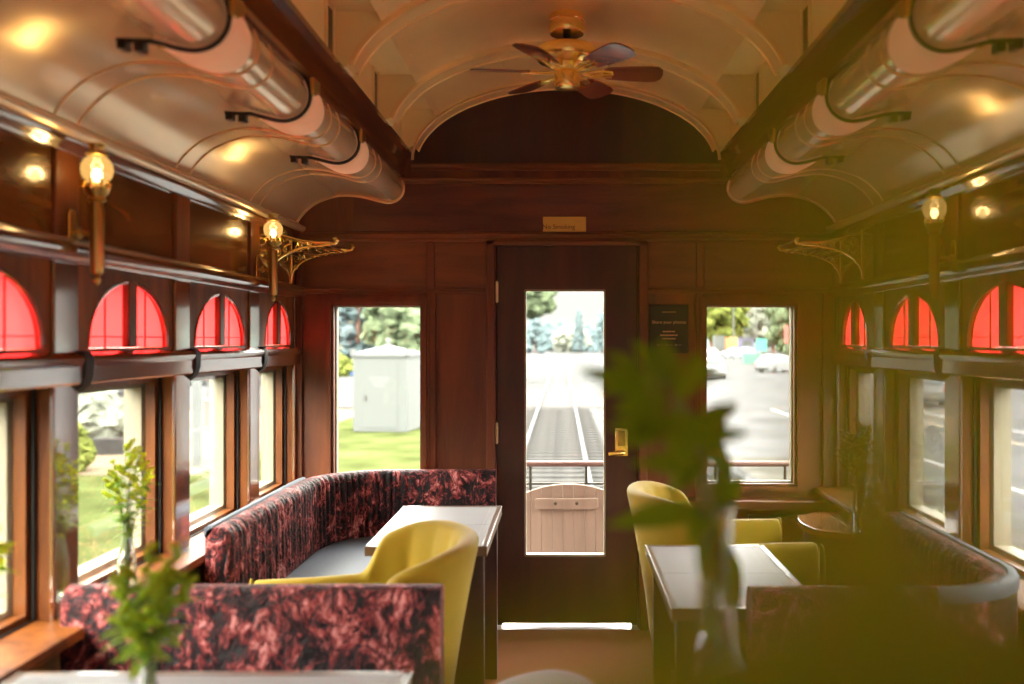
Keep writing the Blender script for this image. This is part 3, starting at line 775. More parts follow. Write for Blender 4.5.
def banquette(label, pts, rad, inn, top=.838, thick=.09, seat=True, rip=lambda s, L: 1.0, cap=(0, 1), cap_on=True, seat_d=.46, lean=.03, patt=M_VELVET):
    """pts follow the OUTER face; inn=+1 when the sitter's side is on the left of the path"""
    t = thing('banquette', label, 'banquette', (pts[0][0], pts[0][1], 0))
    O = Vector(pts[0])
    path, L = arcpath(pts, rad); N = normals(path, inn)
    z0 = .10
    m = MB(); rows = []
    for (p, s), n in zip(path, N):
        am = rip(s, L); rp = -.015*am*abs(math.sin(PI*s/.042)) + .009*am
        def P(off, z, r=0): q = p-O+n*(off+r); return (q.x, q.y, z)
        row = [P(0, z0), P(0, top-.03), P(.004, top-.012), P(.016, top-.002), P(.035, top+.004-abs(rp)*.3)]
        for k in range(1, 6):
            a = PI/2*k/5; row.append(P(thick-.045+.045*math.sin(a)-.0, top+.004-.05*(1-math.cos(a)), -rp*1.0*math.sin(a)))
        for z in (top-.1, top-.2, top-.3, .50, z0): row.append(P(thick+lean*(top-z)*.6, z, -rp if z > .5 else 0))
        rows.append(row)
    m.rows(rows, closed=True, cap=True); m.build('backrest', patt, t, ang=70)
    if cap_on:
        m = MB(); rows = []
        for (p, s), n in zip(path, N):
            if not (cap[0]*L <= s <= cap[1]*L): continue
            def P(off, z): q = p-O+n*off; return (q.x, q.y, z)
            rows.append([P(-.004, top-.03), P(-.005, top-.006), P(.0, top+.004), P(.010, top+.008), P(.024, top+.008), P(.028, top-.0), P(.01, top-.03)])
        m.rows(rows, closed=True, cap=True); m.build('top_piping', M_GREYL, t, ang=50)
    if seat:
        m = MB(); rows = []
        for (p, s), n in zip(path, N):
            def P(off, z):
                q = p-O+n*off; return (q.x, q.y, z)
            row = [P(thick, .36), P(thick, .50), P(thick+.05, .525)]
            row += [P(seat_d*.7, .53), P(seat_d-.05, .522), P(seat_d-.015, .505), P(seat_d, .47), P(seat_d-.006, .42), P(seat_d-.04, .36)]
            rows.append(row)
        m.rows(rows, closed=True, cap=True); m.build('seat_cushion', M_GREYL, t, ang=60)
        m = MB(); rows = []
        for (p, s), n in zip(path, N):
            def P(off, z): q = p-O+n*off; return (q.x, q.y, z)
            rows.append([P(thick-.02, 0), P(thick-.02, .36), P(seat_d-.05, .36), P(seat_d-.05, 0)])
        m.rows(rows, closed=True, cap=True); m.build('plinth', M_DARK, t, ang=50)
    return t
# far left: runs along the left wall, bends along the end wall to the aisle
banquette('curved maroon velvet banquette with grey seat in the far left corner', [(-1.255, 3.27), (-1.255, D-.05), (-.335, D-.05)], .42, -1,
          rip=lambda s, L: 1.0 if s < 1.75 else max(0, 1-(s-1.75)/.15)*.9+.1, cap=(0, .52))
# near left: straight back across the car, facing the camera
banquette('straight maroon velvet banquette back across the left foreground', [(-1.335, 2.565), (-.325, 2.565)], .3, -1, rip=lambda s, L: .05, cap_on=False, top=.833)
# right: starts at the aisle, turns along the right wall
banquette('curved maroon velvet banquette with grey rim along the right windows', [(.50, 2.45), (1.315, 2.45), (1.315, 3.56)], .30, 1, rip=lambda s, L: 1.0 if s > .35 else .3, cap=(.27, 1.0))

# ------------------------------------------------------------------ tables
def make_table(label, x0, x1, y0, y1, z=.75, leg=None):
    t = thing('dining_table', label, 'table', ((x0+x1)/2, (y0+y1)/2, 0), 0, 'pale topped dining tables')
    hx, hy = (x1-x0)/2, (y1-y0)/2
    m = MB(); m.box(-hx+.02, hx-.02, -hy+.02, hy-.02, z-.012, z); m.build('tabletop', M_TOP, t, smooth=False)
    m = MB()
    m.box(-hx, hx, -hy, -hy+.02, z-.034, z+.0015); m.box(-hx, hx, hy-.02, hy, z-.034, z+.0015); m.box(-hx, -hx+.02, -hy, hy, z-.034, z+.0015); m.box(hx-.02, hx, -hy, hy, z-.034, z+.0015)
    m.box(-hx+.02, hx-.02, -hy+.02, hy-.02, z-.034, z-.012)
    m.build('edging', M_TABLEW, t, bevel=.002)
    m = MB(); m.box(-hx+.02, hx-.02, -.004, .004, z-.001, z+.0006); m.box(hx-.05, hx-.047, -hy+.02, hy-.02, z-.001, z+.0006); m.build('inlay_line', M_TOPLINE, t, smooth=False)
    for y in (-hy+.05, hy-.09):
        la, lb = leg or (-hx+.05, hx-.015)
        m = MB(); m.box(la, lb, y, y+.04, .0, z-.034); m.build('panel_leg', M_DARK, t, bevel=.003)
    m = MB(); m.box((la+lb)/2-.02, (la+lb)/2+.02, -hy+.09, hy-.09, .25, .33); m.build('stretcher', M_DARK, t, bevel=.003)
    return t
make_table('narrow pale topped table in front of the far left banquette', -.715, -.272, 3.37, 4.20)
make_table('narrow pale topped table beside the right banquette', .305, .735, 2.60, 3.40, leg=(-.195, -.035))
make_table('pale topped table at the bottom left in front of the near banquette', -1.225, -.34, 1.15, 2.10, leg=(-.38, .05))
make_table('pale topped table close on the right carrying two glass vases', .13, .78, .24, 1.50)

# ------------------------------------------------------------------ tub chairs
def make_chair(label, mat, loc, rz, group='tub chairs'):
    t = thing('tub_chair', label, 'chair', loc, rz, group)
    # local: faces -X, width along Y
    W, dep = .285, .36
    path = []
    n1 = 18
    for k in range(n1): path.append(((-dep+.03) + (dep-.03+.06)*k/n1, -W))
    na = 46
    for k in range(na+1):
        a = -PI/2+PI*k/na; path.append((.06+(dep-.09)*math.cos(a)**.8 if math.cos(a) > 0 else .06, W*math.sin(a)))
    for k in range(n1): path.append((.06-(dep-.03+.06)*(k+1)/n1, W))
    P2 = [Vector(p) for p in path]
    m = MB(); rows = []
    np_ = len(P2)
    def hgt(x, y):
        u = max(0, min(1, (x-.035)/.07)); u = u*u*(3-2*u); v = max(0, min(1, (x-.06)/.26)); return .695+.095*u+.09*math.sin(v*PI/2)
    for i, p in enumerate(P2):
        d = (P2[min(i+1, np_-1)]-P2[max(i-1, 0)]).normalized(); n = Vector((d.y, -d.x))   # outward
        h = hgt(p.x, p.y); bk = max(0, min(1, (p.x+.1)/.3))
        def Q(off, z):
            fl = (.03+.075*bk)*max(0, (z-.30)/.6)**1.4
            q = p+n*(off+fl-.03); return (q.x, q.y, z)
        th = .06
        row = [Q(0, .16), Q(.004, .40), Q(.006, h-.10), Q(.008, h-.03)]
        for k in range(1, 6):
            a = PI*k/6; row.append(Q(-th/2+.004+(th/2+.004)*math.cos(a), h-.03+.03*math.sin(a)))
        rp = .012*abs(math.sin(i*.55))*bk
        row += [Q(-th-rp*.5, h-.03), Q(-th-rp, h-.12), Q(-th-.01-rp, .45), Q(-th, .16)]
        rows.append(row)
    m.rows(rows, closed=True, cap=True); sh = m.build('shell', mat, t, ang=75)
    md = sh.modifiers.new('sub', 'SUBSURF'); md.levels = 1; md.render_levels = 1
    m = MB(); m.box(-dep+.0, .24, -W+.055, W-.055, .30, .455); s_ = m.build('seat', mat, t, bevel=.04, seg=4)
    m = MB(); m.box(-dep+.03, .26, -W+.03, W-.03, .15, .31); m.build('seat_base', mat, t, bevel=.02, seg=3)
    # welting on the front of both arms
    for sg in (-1, 1):
        m = MB(); yy = sg*(W-.005)
        m.tube([(-dep+.028, yy+sg*.028, .18), (-dep+.028, yy+sg*.028, .65), (-dep+.028, yy+sg*.016, .685), (-dep+.028, yy-sg*.01, .692), (-dep+.028, yy-sg*.035, .675), (-dep+.028, yy-sg*.038, .46)], .004, 6); m.build('welting', mat, t)
    for lx in (-.28, .22):
        for ly in (-.22, .22):
            m = MB(); m.lathe([(.012, 0), (.020, .16)], (lx, ly, 0), 10); m.build('leg', M_DARK, t)
    return t
make_chair('mustard velvet tub chair behind the near left banquette, facing the left wall', M_YELLOW, (-.665, 2.95, 0), R(13))
make_chair('mustard velvet tub chair right of the door, facing the right wall', M_YELLOW, (.675, 3.93, 0), R(184))
make_chair('pale grey tub chair whose back just shows at the bottom edge in the aisle', M_GREYV, (-.32, 1.60, 0), R(-15))

# ------------------------------------------------------------------ corner table and heater grille
t = thing('corner_cabinet', 'dark round fronted corner cabinet with an orange brown wooden top', 'cabinet', (1.262, 4.16, 0))
fr = [(.16, -.24), (-.05, -.24), (-.13, -.21), (-.18, -.14), (-.20, 0), (-.18, .14), (-.13, .21), (-.05, .24), (.16, .24)]
m = MB(); m.prism([(x*.9+.01, y*.92) for x, y in fr], 'z', 0, .655); m.build('body', M_DARK, t, ang=30)
m = MB(); m.prism([(x*.97, y*.97) for x, y in catmull(fr, 3)], 'z', .655, .685); m.build('top', wood('cabinet_top', (.16, .05, .012), (.40, .15, .035), 'y', .25, .7), t, bevel=.004)
t = thing('heater_grille', 'brass lattice grille low on the end wall beside the corner cabinet', 'grille', (1.13, D-.012, .47))
m = MB()
for k in range(-18, 19):
    for sg in (-1, 1):
        x0 = k*.018; pts = []
        # clip diagonal to the rectangle
        for q in range(0, 41):
            z = -.11+.22*q/40; x = x0+sg*(z)
            if -.15 <= x <= .15: pts.append((x, -.004, z))
        if len(pts) > 3: m.tube([pts[0], pts[-1]], .0022, 5)
m.build('lattice', M_BRASS, t)
m = MB(); m.box(-.15, .15, -.002, .012, -.11, .11); m.build('backing', M_BLACK, t, smooth=False)
m = MB()
for a in ((-.165, -.15, -.125, .125), (.15, .165, -.125, .125), (-.15, .15, .11, .125), (-.15, .15, -.125, -.11)): m.box(a[0], a[1], -.012, .012, a[2], a[3])
m.build('frame', M_DARK, t, bevel=.002)
m = MB(); m.ell((-.19, -.012, .02), .012, 10, 6); m.build('knob', M_BRASS, t)

# ------------------------------------------------------------------ vases and flowers
def bottle(name, label, loc, h, r, group=None, cat='vase', water=.5, wmat=None):
    t = thing(name, label, cat, loc, 0, group)
    k = h
    out = [(r*.9, 0), (r, .01), (r, .42*k), (r*.9, .55*k), (r*.62, .70*k), (r*.46, .82*k), (r*.45, .95*k), (r*.52, k)]
    inn = [(max(.001, a-.003), b) for a, b in out]; inn[0] = (r*.85, .008)
    m = MB(); m.lathe(catmull(out, 3)+[(r*.5, k+.002)]+[p for p in reversed(catmull(inn, 3))]+[(0, .008)], n=28); m.build('glass', M_VASE, t, ang=70)
    wz = water*k
    wp = [(0, .010), (r*.82, .010)]
    for a, b in catmull(inn, 3):
        if .01 < b < wz: wp.append((a-.0012, b))
    wp.append((0, wz)); m = MB(); m.lathe(wp, n=28); m.build('water', wmat or M_WATER, t, ang=60)
    return t
def leaf_mesh(m, base, d, up, ln, wd, curl=.2, n=7):
    base = Vector(base); d = Vector(d).normalized(); up = Vector(up); up = (up-d*up.dot(d)); up = up.normalized() if up.length > 1e-4 else d.orthogonal().normalized()
    sd = d.cross(up).normalized(); rows = []
    for i in range(n+1):
        u = i/n; w = wd*.5*(math.sin(PI*min(1, u**.75))**.9+.02)
        c = base+d*(ln*u)-up*(curl*ln*u*u)
        rows.append([c-sd*w+up*w*.25, c-up*.0, c+sd*w+up*w*.25])
    m.rows(rows)
def goldenrod(name, label, loc, stems, z0, blossom=M_BLOSSOM, leafm=M_LEAF, plume=.10, bl=.0075, leaf=(.06, .016), seed=1, group=None, cat='flowers', ym=1.0):
    rd = random.Random(seed)
    t = thing(name, label, cat, loc, 0, group)
    ms, ml, mb_ = MB(), MB(), MB()
    for (tx, ty, tz) in stems:
        tip = Vector((tx, ty, tz)); b = Vector((tx*.08, ty*.08, z0))
        mid = Vector((tx*.30, ty*.30, z0+(tz-z0)*.55))
        pts = catmull([tuple(b), tuple(mid), tuple(tip)], 6)
        ms.tube(pts, [.0026-.0014*i/(len(pts)-1) for i in range(len(pts))], 6)
        for i in range(4, len(pts)-3):
            for _ in range(2):
                a = rd.uniform(0, 2*PI); p = pts[i]
                if p[2] < z0+.45*(tz-z0): continue
                leaf_mesh(ml, p, (math.cos(a), math.sin(a), rd.uniform(.2, .8)), (0, 0, 1), leaf[0]*rd.uniform(.6, 1), leaf[1], .5)
        nb = 7
        for k in range(nb):
            u = k/(nb-1); p0 = Vector(pts[-1])+(Vector(pts[-4])-Vector(pts[-1]))*u*plume/max(.001, (Vector(pts[-4])-Vector(pts[-1])).length)
            a = rd.uniform(0, 2*PI); ln = plume*(.15+.5*u)*rd.uniform(.7, 1.15)
            dv = Vector((math.cos(a), math.sin(a)*ym, .55)).normalized()
            q = p0+dv*ln
            ms.tube([p0, p0+dv*ln*.5-Vector((0, 0, .002)), q], .0011, 5)
            cnt = 4+int(7*u)
            for c in range(cnt):
                w = c/cnt; pp = p0.lerp(q, .25+.75*w)+Vector((rd.uniform(-1, 1), rd.uniform(-1, 1), rd.uniform(0, 1.2)))*bl*.9
                mb_.ell(pp, (bl*rd.uniform(.7, 1.15), bl*rd.uniform(.7, 1.15), bl*rd.uniform(.6, 1)), 7, 5)
    ms.build('stems', M_STEM, t); ml.build('leaves', leafm, t, ang=80); tag(mb_.build('blossom', blossom, t, ang=80), kind='stuff')
    return t
# vase on the left sill
sx, sy = -1.275, 2.725
bottle('glass_vase', 'slim clear bottle vase on the left window sill', (sx, sy, .745), .235, .026, 'bottle vases', water=.45)
goldenrod('goldenrod_bunch', 'yellow goldenrod in the bottle vase on the left window sill', (sx, sy, .745),
          [(-.040, 0, .39), (-.01, .01, .44), (.012, .0, .455), (.035, .0, .43), (.055, .01, .39), (-.05, .02, .35), (.025, -.03, .36), (.05, .02, .33)], .04, seed=3, group='goldenrod bunches', plume=.085, bl=.0055)
sx, sy = -1.28, 2.03
bottle('glass_vase', 'bottle vase on the left sill at the very left edge', (sx, sy, .745), .235, .026, 'bottle vases', water=.45)
goldenrod('goldenrod_bunch', 'yellow goldenrod just reaching into the left edge above the sill', (sx, sy, .745), [(.02, 0, .40), (.05, .0, .36), (.06, .0, .30), (-.03, .01, .42)], .04, seed=13, group='goldenrod bunches', plume=.085)
# near left vase on the table
sx, sy = -.752, 1.69
bottle('glass_vase', 'dark looking bottle vase on the bottom left table', (sx, sy, .7515), .165, .028, 'bottle vases', water=.6)
goldenrod('goldenrod_bunch', 'blurred green and yellow goldenrod on the bottom left table', (sx, sy, .7515),
          [(-.05, 0, .33), (.0, .01, .365), (.05, .0, .365), (.065, .01, .30), (-.065, .02, .28), (.02, -.03, .32), (-.03, -.02, .26)], .08, seed=5, leafm=M_LEAF,
          blossom=leafy('green_goldenrod', (.42, .56, .03), (.55, .72, .04), k=.5), plume=.085, bl=.007, leaf=(.07, .022), group='goldenrod bunches')
# far right vase on the corner cabinet
sx, sy = 1.32, 4.10
bottle('glass_vase', 'glass bottle vase on the dark corner cabinet', (sx, sy, .686), .25, .036, 'bottle vases', water=.4)
goldenrod('flower_bunch', 'dim dark bunch of flowers on the corner cabinet', (sx, sy, .686), [(-.08, 0, .40), (-.02, 0, .45), (.04, 0, .42), (-.06, .02, .34), (.02, .03, .38), (-.1, 0, .32)], .05,
          blossom=leafy('dull_blossom', (.10, .10, .02)), leafm=M_DLEAF, seed=9, plume=.12, bl=.010)
# large blurred vase in the right foreground
sx, sy = .176, 1.07
t = bottle('glass_vase', 'tall blurred bottle vase of leaves in the right foreground', (sx, sy, .7515), .56, .042, 'bottle vases', water=.70, wmat=pbr('amber_water', (.70, .62, .16), .02, trans=1, ior=1.33))
t = thing('leafy_bunch', 'blurred dark green leaves rising from the right foreground vase', 'leaves', (sx, sy, .7515))
def fp(px, py, y): return Vector(((px-VX)*y/F-sx, y-sy, CZ+(VY-py)*y/F-.7515))
ms, rdl = MB(), random.Random(11)
tip1 = fp(655, 362, 1.05); tip2 = fp(715, 470, 1.10); tip3 = fp(672, 400, 1.0)
b0 = Vector((0, 0, .04))
for tp, mid in ((tip1, fp(706, 470, 1.06)), (tip2, fp(716, 540, 1.08)), (tip3, fp(700, 480, 1.04))):
    ms.tube(catmull([tuple(b0), (0, 0, .30), tuple(mid), tuple(tp)], 6), .0035, 6)
ms.build('stems', M_STEM, t)
# each leaf: (px0,py0 -> px1,py1, depth0, depth1, width)
LV = [(668, 392, 576, 368, 1.05, 1.06, .026), (660, 380, 598, 392, 1.03, 1.0, .022), (668, 380, 632, 340, 1.05, 1.04, .030), (668, 385, 725, 368, 1.03, .98, .028),
      (680, 425, 606, 425, 1.0, .98, .028), (690, 440, 748, 432, 1.02, 1.0, .022), (668, 400, 612, 410, 1.0, .97, .030), (676, 400, 700, 350, 1.03, 1.05, .030), (664, 380, 662, 338, 1.04, 1.03, .034),
      (705, 465, 632, 462, 1.05, 1.0, .028), (672, 410, 690, 470, 1.0, .96, .036), (704, 508, 606, 524, 1.05, 1.0, .030), (705, 455, 718, 400, 1.06, 1.1, .030),
      (690, 430, 738, 402, 1.03, 1.05, .026), (715, 500, 730, 455, 1.07, 1.09, .020), (660, 430, 622, 445, 1.0, .97, .028), (700, 455, 668, 495, 1.02, .99, .026), (660, 400, 640, 370, 1.0, .98, .034),
      (716, 520, 742, 470, 1.08, 1.1, .020), (705, 500, 690, 545, 1.06, 1.02, .026), (716, 520, 700, 580, 1.07, 1.05, .03), (720, 540, 736, 610, 1.07, 1.05, .03), (700, 430, 730, 480, 1.05, 1.06, .026), (640, 372, 606, 352, 1.02, 1.0, .018)]
for (x0, y0, x1, y1, d0, d1, wd) in LV:
    m = MB(); a = fp(x0, y0, d0); b = fp(x1, y1, d1); leaf_mesh(m, a, b-a, (rdl.uniform(-.4, .4), -1, .5), (b-a).length, wd, .05, 9)
    m.build('leaf', M_DLEAF, t, ang=80)

# tall vase right beside the camera, its leaves hang in front of the lens
sx, sy = .30, .40
bottle('glass_vase', 'bottle vase of olive leaves standing closest on the right', (sx, sy, .7515), .30, .045, 'bottle vases', water=.5)
t = thing('olive_branch', 'extremely blurred olive green leaves hanging close at the lower right', 'leaves', (sx, sy, .7515))
def vp(px, py, y): return Vector(((px-VX)*y/F-sx, y-sy, CZ+(VY-py)*y/F-.7515))
ms = MB()
for pts in ([(0, 0, .02), (0, 0, .3), vp(1250, 1000, .22), vp(1160, 700, .115)], [(0, 0, .02), (.0, 0, .3), vp(1200, 900, .2), vp(880, 700, .111)], [(0, 0, .02), (.0, 0, .3), vp(1300, 1000, .2), vp(1190, 780, .112)]):
    ms.tube(catmull([tuple(p) for p in pts], 6), .0025, 6)
ms.build('stems', M_STEM, t)
VEIL = [ # tip-to-tip pixel runs at a given distance, width in metres
    (1230, 690, 430, 710, .10, .029), (1260, 800, 360, 790, .10, .030), (1210, 640, 690, 655, .105, .012),
    (880, 700, 855, 170, .090, .014), (930, 660, 900, 280, .11, .010), (870, 640, 770, 400, .105, .011), (945, 530, 840, -100, .052, .0145),
]
for (x0, y0, x1, y1, d, wd) in VEIL:
    m = MB(); a = vp(x0, y0, d); b = vp(x1, y1, d); leaf_mesh(m, a, b-a, (.1, -1, .3), (b-a).length, wd, .03, 12)
    m.build('leaf', M_VEIL, t, ang=80)

# ------------------------------------------------------------------ outside
M_ASPH = pbr('asphalt', (0.0406, 0.0406, 0.0420), .9, spec=0, var=(.6, .18))
M_CONC = pbr('pale_concrete_road', (0.0378, 0.0352, 0.0347), .9, spec=0, var=(.3, .1))
M_BALL = pbr('ballast_stones', (0.0326, 0.0329, 0.0332), .95, spec=0, var=(5, .75))
M_LAWN = pbr('lawn_grass', (0.0264, 0.0315, 0.0112), .95, spec=0, var=(.9, .45))
M_DIRT = pbr('tan_dirt', (0.0745, 0.0577, 0.0402), .95, spec=0, var=(.7, .3))
M_STEEL = pbr('worn_steel', (.036, .036, .038), .7, 0, spec=.1)
M_TIE = pbr('weathered_tie', (0.0268, 0.0258, 0.0249), .9, spec=0, var=(8, .3))
M_WHITEP = pbr('white_paint', (0.0513, 0.0549, 0.0528), .7, spec=.15)
M_SHEDR = pbr('shed_roof', (0.0579, 0.0604, 0.0594), .7, spec=.15)
M_LINEW = pbr('white_road_paint', (0.0814, 0.0814, 0.0814), .7)
M_LINEY = pbr('yellow_road_paint', (0.0740, 0.0518, 0.0222), .7)
M_GATE = wood('gate_boards', (0.1184, 0.0777, 0.0555), (0.1776, 0.1184, 0.0851), 'z', .7, 0, 6)
M_RUST = pbr('rusty_red_rail', (0.0888, 0.0444, 0.0355), .6)
M_PLAT = pbr('platform_steel', (0.1628, 0.1554, 0.1480), .7)
M_CONIF = pbr('hazy_conifer_needles', (0.0535, 0.0723, 0.0755), .9, spec=0, var=(2, .4))  # pale bluish tone puts distance haze into the foliage colour
M_BROAD = pbr('broadleaf_foliage', (0.0600, 0.0760, 0.0440), .9, spec=0, var=(2, .4))
M_PALEB = pbr('grey_brush', (0.1033, 0.1085, 0.0878), .9, spec=0, var=(2, .4))
M_YGRN = pbr('spring_foliage', (0.0666, 0.0777, 0.0194), .9, spec=0, var=(2, .35))
M_TRUNK = pbr('red_brown_bark', (.10, .055, .04), .9, var=(4, .3))
M_TYRE = pbr('tyre_rubber', (.015, .015, .015), .8)
M_CARGL = pbr('car_glass', (.02, .025, .03), .08)
M_TAIL = pbr('red_tail_light', (.28, .02, .015), .3)

def slab(name, x0, x1, y0, y1, z, mat, label=None):
    m = MB(); m.box(x0, x1, y0, y1, z-.06, z); return struct(m.build(name, mat, smooth=False), label)
slab('ground', -300, 300, -60, 900, GZ, M_ASPH, 'grey asphalt of the parking lot and street')
slab('lawn', -30, -2.6, -20, 33, GZ+.03, M_LAWN, 'green lawn left of the tracks')
slab('dirt_strip', -60, -7.5, 19, 37, GZ+.045, M_DIRT, 'tan dirt strip beyond the lawn')
slab('verge', 3.9, 7.2, -20, 22, GZ+.03, pbr('dry_verge', (0.0378, 0.0365, 0.0328), .95, spec=0, var=(1, .35)), 'dry grass verge between the tracks and the street')
slab('ballast', -2.6, 3.9, -20, 400, GZ+.05, M_BALL, 'grey ballast around the tracks')
slab('road', -150, 3.4, 37.5, 50, GZ+.09, M_CONC, 'pale road crossing the tracks')
for i, (x, mt, lb) in enumerate([(8.45, M_LINEW, 'nearer white line on the street at the right'), (13.9, M_LINEW, 'farther white line on the street at the right'), (12.3, M_LINEY, 'yellow line on the street at the right')]):
    m = MB(); m.box(x-.07, x+.07, 2, 37.4, GZ, GZ+.012); struct(m.build('road_marking', mt, smooth=False), lb)
m = MB(); rh = random.Random(4); xs_ = [-300+12*k for k in range(51)]; rows = []
hs = [3.2+2.2*math.sin(k*.55)+rh.uniform(0, 2.6) for k in range(51)]
for dy, f in ((0, 0), (6, .6), (14, .95), (30, 1), (60, .4), (80, 0)): rows.append([(x, 330+dy+rh.uniform(-2, 2), GZ+h*f*rh.uniform(.85, 1.1)-.1) for x, h in zip(xs_, hs)])
m.rows(rows); struct(m.build('hills', pbr('hazy_wooded_hill', (.045, .06, .055), .95, spec=0, var=(.25, .35))), 'low wooded hills along the horizon')  # hazy green keeps the distance haze in the hill colour
# track
for x, lb in ((-.92, 'left steel rail of the track beyond the door'), (.52, 'right steel rail of the track beyond the door')):
    m = MB()
    sec = [(-.065, 0), (-.065, .015), (-.012, .03), (-.012, .10), (-.036, .115), (-.036, .145), (.036, .145), (.036, .115), (.012, .10), (.012, .03), (.065, .015), (.065, 0)]
    ys = [6, 37, 60, 100, 150, 180]
    m.rows([[(x+u-.00002*max(0, y-40)**2, y, GZ+.05+v) for u, v in sec] for y in ys], closed=True, cap=True)
    tag(m.build('rail', M_STEEL, smooth=False), lb, 'rail', 'rails of the track')
m = MB(); m.box(-1.5, 1.1, -.11, .11, 0, .06)
tie0 = m.build('railway_sleeper', M_TIE, bevel=.01); tie0.location = (0, 8, GZ+.045)
tag(tie0, 'weathered sleeper across the track beyond the end door', 'sleeper', 'sleepers of the track')
for k in range(1, 44): dup(tie0, loc=(0, 8+.66*k, GZ+.045))
# platform with railing and gate
slab('platform_floor', -1.4, 1.44, D+.1, D+1.05, 0.0, M_PLAT, 'steel end platform outside the door')
PY = 5.75; ps = PY/F
t = thing('platform_railing', 'red brown platform railing with black iron bars outside the end windows', 'railing', (.02, PY, 0))
m = MB(); m.tube([(-.56, 0, .735), (1.38, 0, .735)], .018, 10); m.build('top_rail', M_RUST, t)
m = MB(); m.tube([(-.56, 0, .612), (1.38, 0, .612)], .008, 8); m.build('lower_bar', M_IRON, t)
for x in (-.55, -.215, .13, .40, .93, 1.36):
    m = MB(); m.tube([(x, 0, 0), (x, 0, .735)], .009, 8); m.build('post', M_IRON, t)
t = thing('platform_gate', 'arched wooden board gate on the platform outside the door', 'gate', (.04, PY-.06, 0.0))
bw = .066
for k in range(9):
    x = (k-4)*bw; h0 = .62-.9*max(0, abs(x-bw/2)-.02)**2; h1 = .62-.9*max(0, abs(x+bw/2)-.02)**2
    m = MB(); m.prism([(x-bw/2+.0003, .04), (x+bw/2-.0003, .04), (x+bw/2-.0003, h1), (x-bw/2+.0003, h0)], 'y', -.012, .012); m.build('board', M_GATE, t, bevel=.004)
m = MB(); m.box(-.20, .18, -.03, -.012, .47, .535); cb = m.build('cross_board', M_GATE, t, bevel=.003)
for x in (-.08, .05):
    m = MB(); m.lathe([(.010, -.034), (.010, -.03)], (x, 0, .505), 10, 'y'); m.build('bolt', M_IRON, cb)
# utility shed
SY = 28.0; k_ = SY/F
sx0, sx1 = (355-VX)*k_, (411-VX)*k_
cxs = (sx0+sx1)/2; hw = (sx1-sx0)/2
t = thing('utility_shed', 'small white utility shed on the lawn seen through the left end window', 'shed', (cxs, SY+hw, GZ+.03), R(-6))
m = MB(); m.box(-hw, hw, -hw, hw, 0, 2.27); m.build('body', M_WHITEP, t, bevel=.02)
m = MB(); m.box(-hw*1.05, hw*1.05, -hw*1.05, hw*1.05, 2.27, 2.36)
k0 = len(m.v); m.add([(-hw*1.05, -hw*1.05, 2.36), (hw*1.05, -hw*1.05, 2.36), (hw*1.05, hw*1.05, 2.36), (-hw*1.05, hw*1.05, 2.36), (0, 0, 2.62)], [(0, 1, 4), (1, 2, 4), (2, 3, 4), (3, 0, 4)]); m.build('roof', M_SHEDR, t, smooth=False)
m = MB(); m.lathe([(.10, 2.55), (.10, 2.64), (.05, 2.66), (.05, 2.72), (.09, 2.74), (.06, 2.80), (0, 2.82)], n=12); m.build('finial', M_SHEDR, t)
m = MB(); m.box(-.55, .55, -hw-.012, -hw, .12, 2.1); dr = m.build('door', M_WHITEP, t, bevel=.01)
m = MB(); m.box(-.47, -.43, -hw-.04, -hw-.012, .95, 1.1); m.build('handle', M_IRON, dr)
m = MB()
for z, w_ in ((1.62, .33), (1.51, .24), (1.40, .17)):
    x = -w_
    while x < w_:
        q = rnd.uniform(.05, .12); m.box(x, min(x+q, w_), -hw-.015, -hw-.012, z-.022, z+.022); x += q+.045
m.build('lettering', pbr('grey_lettering', (.07, .07, .07), .7), t, smooth=False)
for x in (-hw, hw):
    m = MB(); m.box(x-.06, x+.06, -hw-.05, -hw+.06, 2.3, 2.5); m.build('corner_bracket', M_SHEDR, t)
# trees
def tree(label, x, y, h, w_, kind, base=.25, seed=1, cat='tree', group='trees outside', name='tree', trunk=True, z=GZ):
    rd = random.Random(seed)
    t = thing(name, label, cat, (x, y, z), rd.uniform(0, 6), group)
    mat = {'conifer': M_CONIF, 'broad': M_BROAD, 'brush': M_PALEB, 'spring': M_YGRN}[kind]
    m = MB(); n = 110
    for i in range(n):
        u = (i+.5)/n
        zc = h*(base+(1-base)*u*.96)
        rr = w_*.5*((1-u)**.8 if kind == 'conifer' else math.sin(PI*min(.97, .12+u*.86))**.6)
        a = rd.uniform(0, 2*PI); q = rr*math.sqrt(rd.uniform(.1, 1))
        s_ = (w_*.13+.02*h)*rd.uniform(.6, 1.2)*(1 if kind != 'conifer' else .75)
        rot = Matrix.Rotation(rd.uniform(-.5, .5), 3, 'X') @ Matrix.Rotation(rd.uniform(0, 6), 3, 'Z')
        k0 = len(m.v); m.ell((q*math.cos(a), q*math.sin(a), zc), (s_, s_*.8, s_*.7), 9, 6, rot)
        for j in range(k0, len(m.v)):
            v = Vector(m.v[j]); m.v[j] = tuple(v+Vector((rd.uniform(-1, 1), rd.uniform(-1, 1), rd.uniform(-1, 1)))*s_*.28)
    m.build('crown', mat, t, smooth=False)
    if trunk:
        m = MB(); m.tube([(0, 0, 0), (.05*w_, 0, h*.4), (0, .03*w_, h*.85)], [h*.028, h*.02, h*.006], 8); m.build('trunk', M_TRUNK, t)
    return t
P = lambda px, y: (px-VX)*y/F
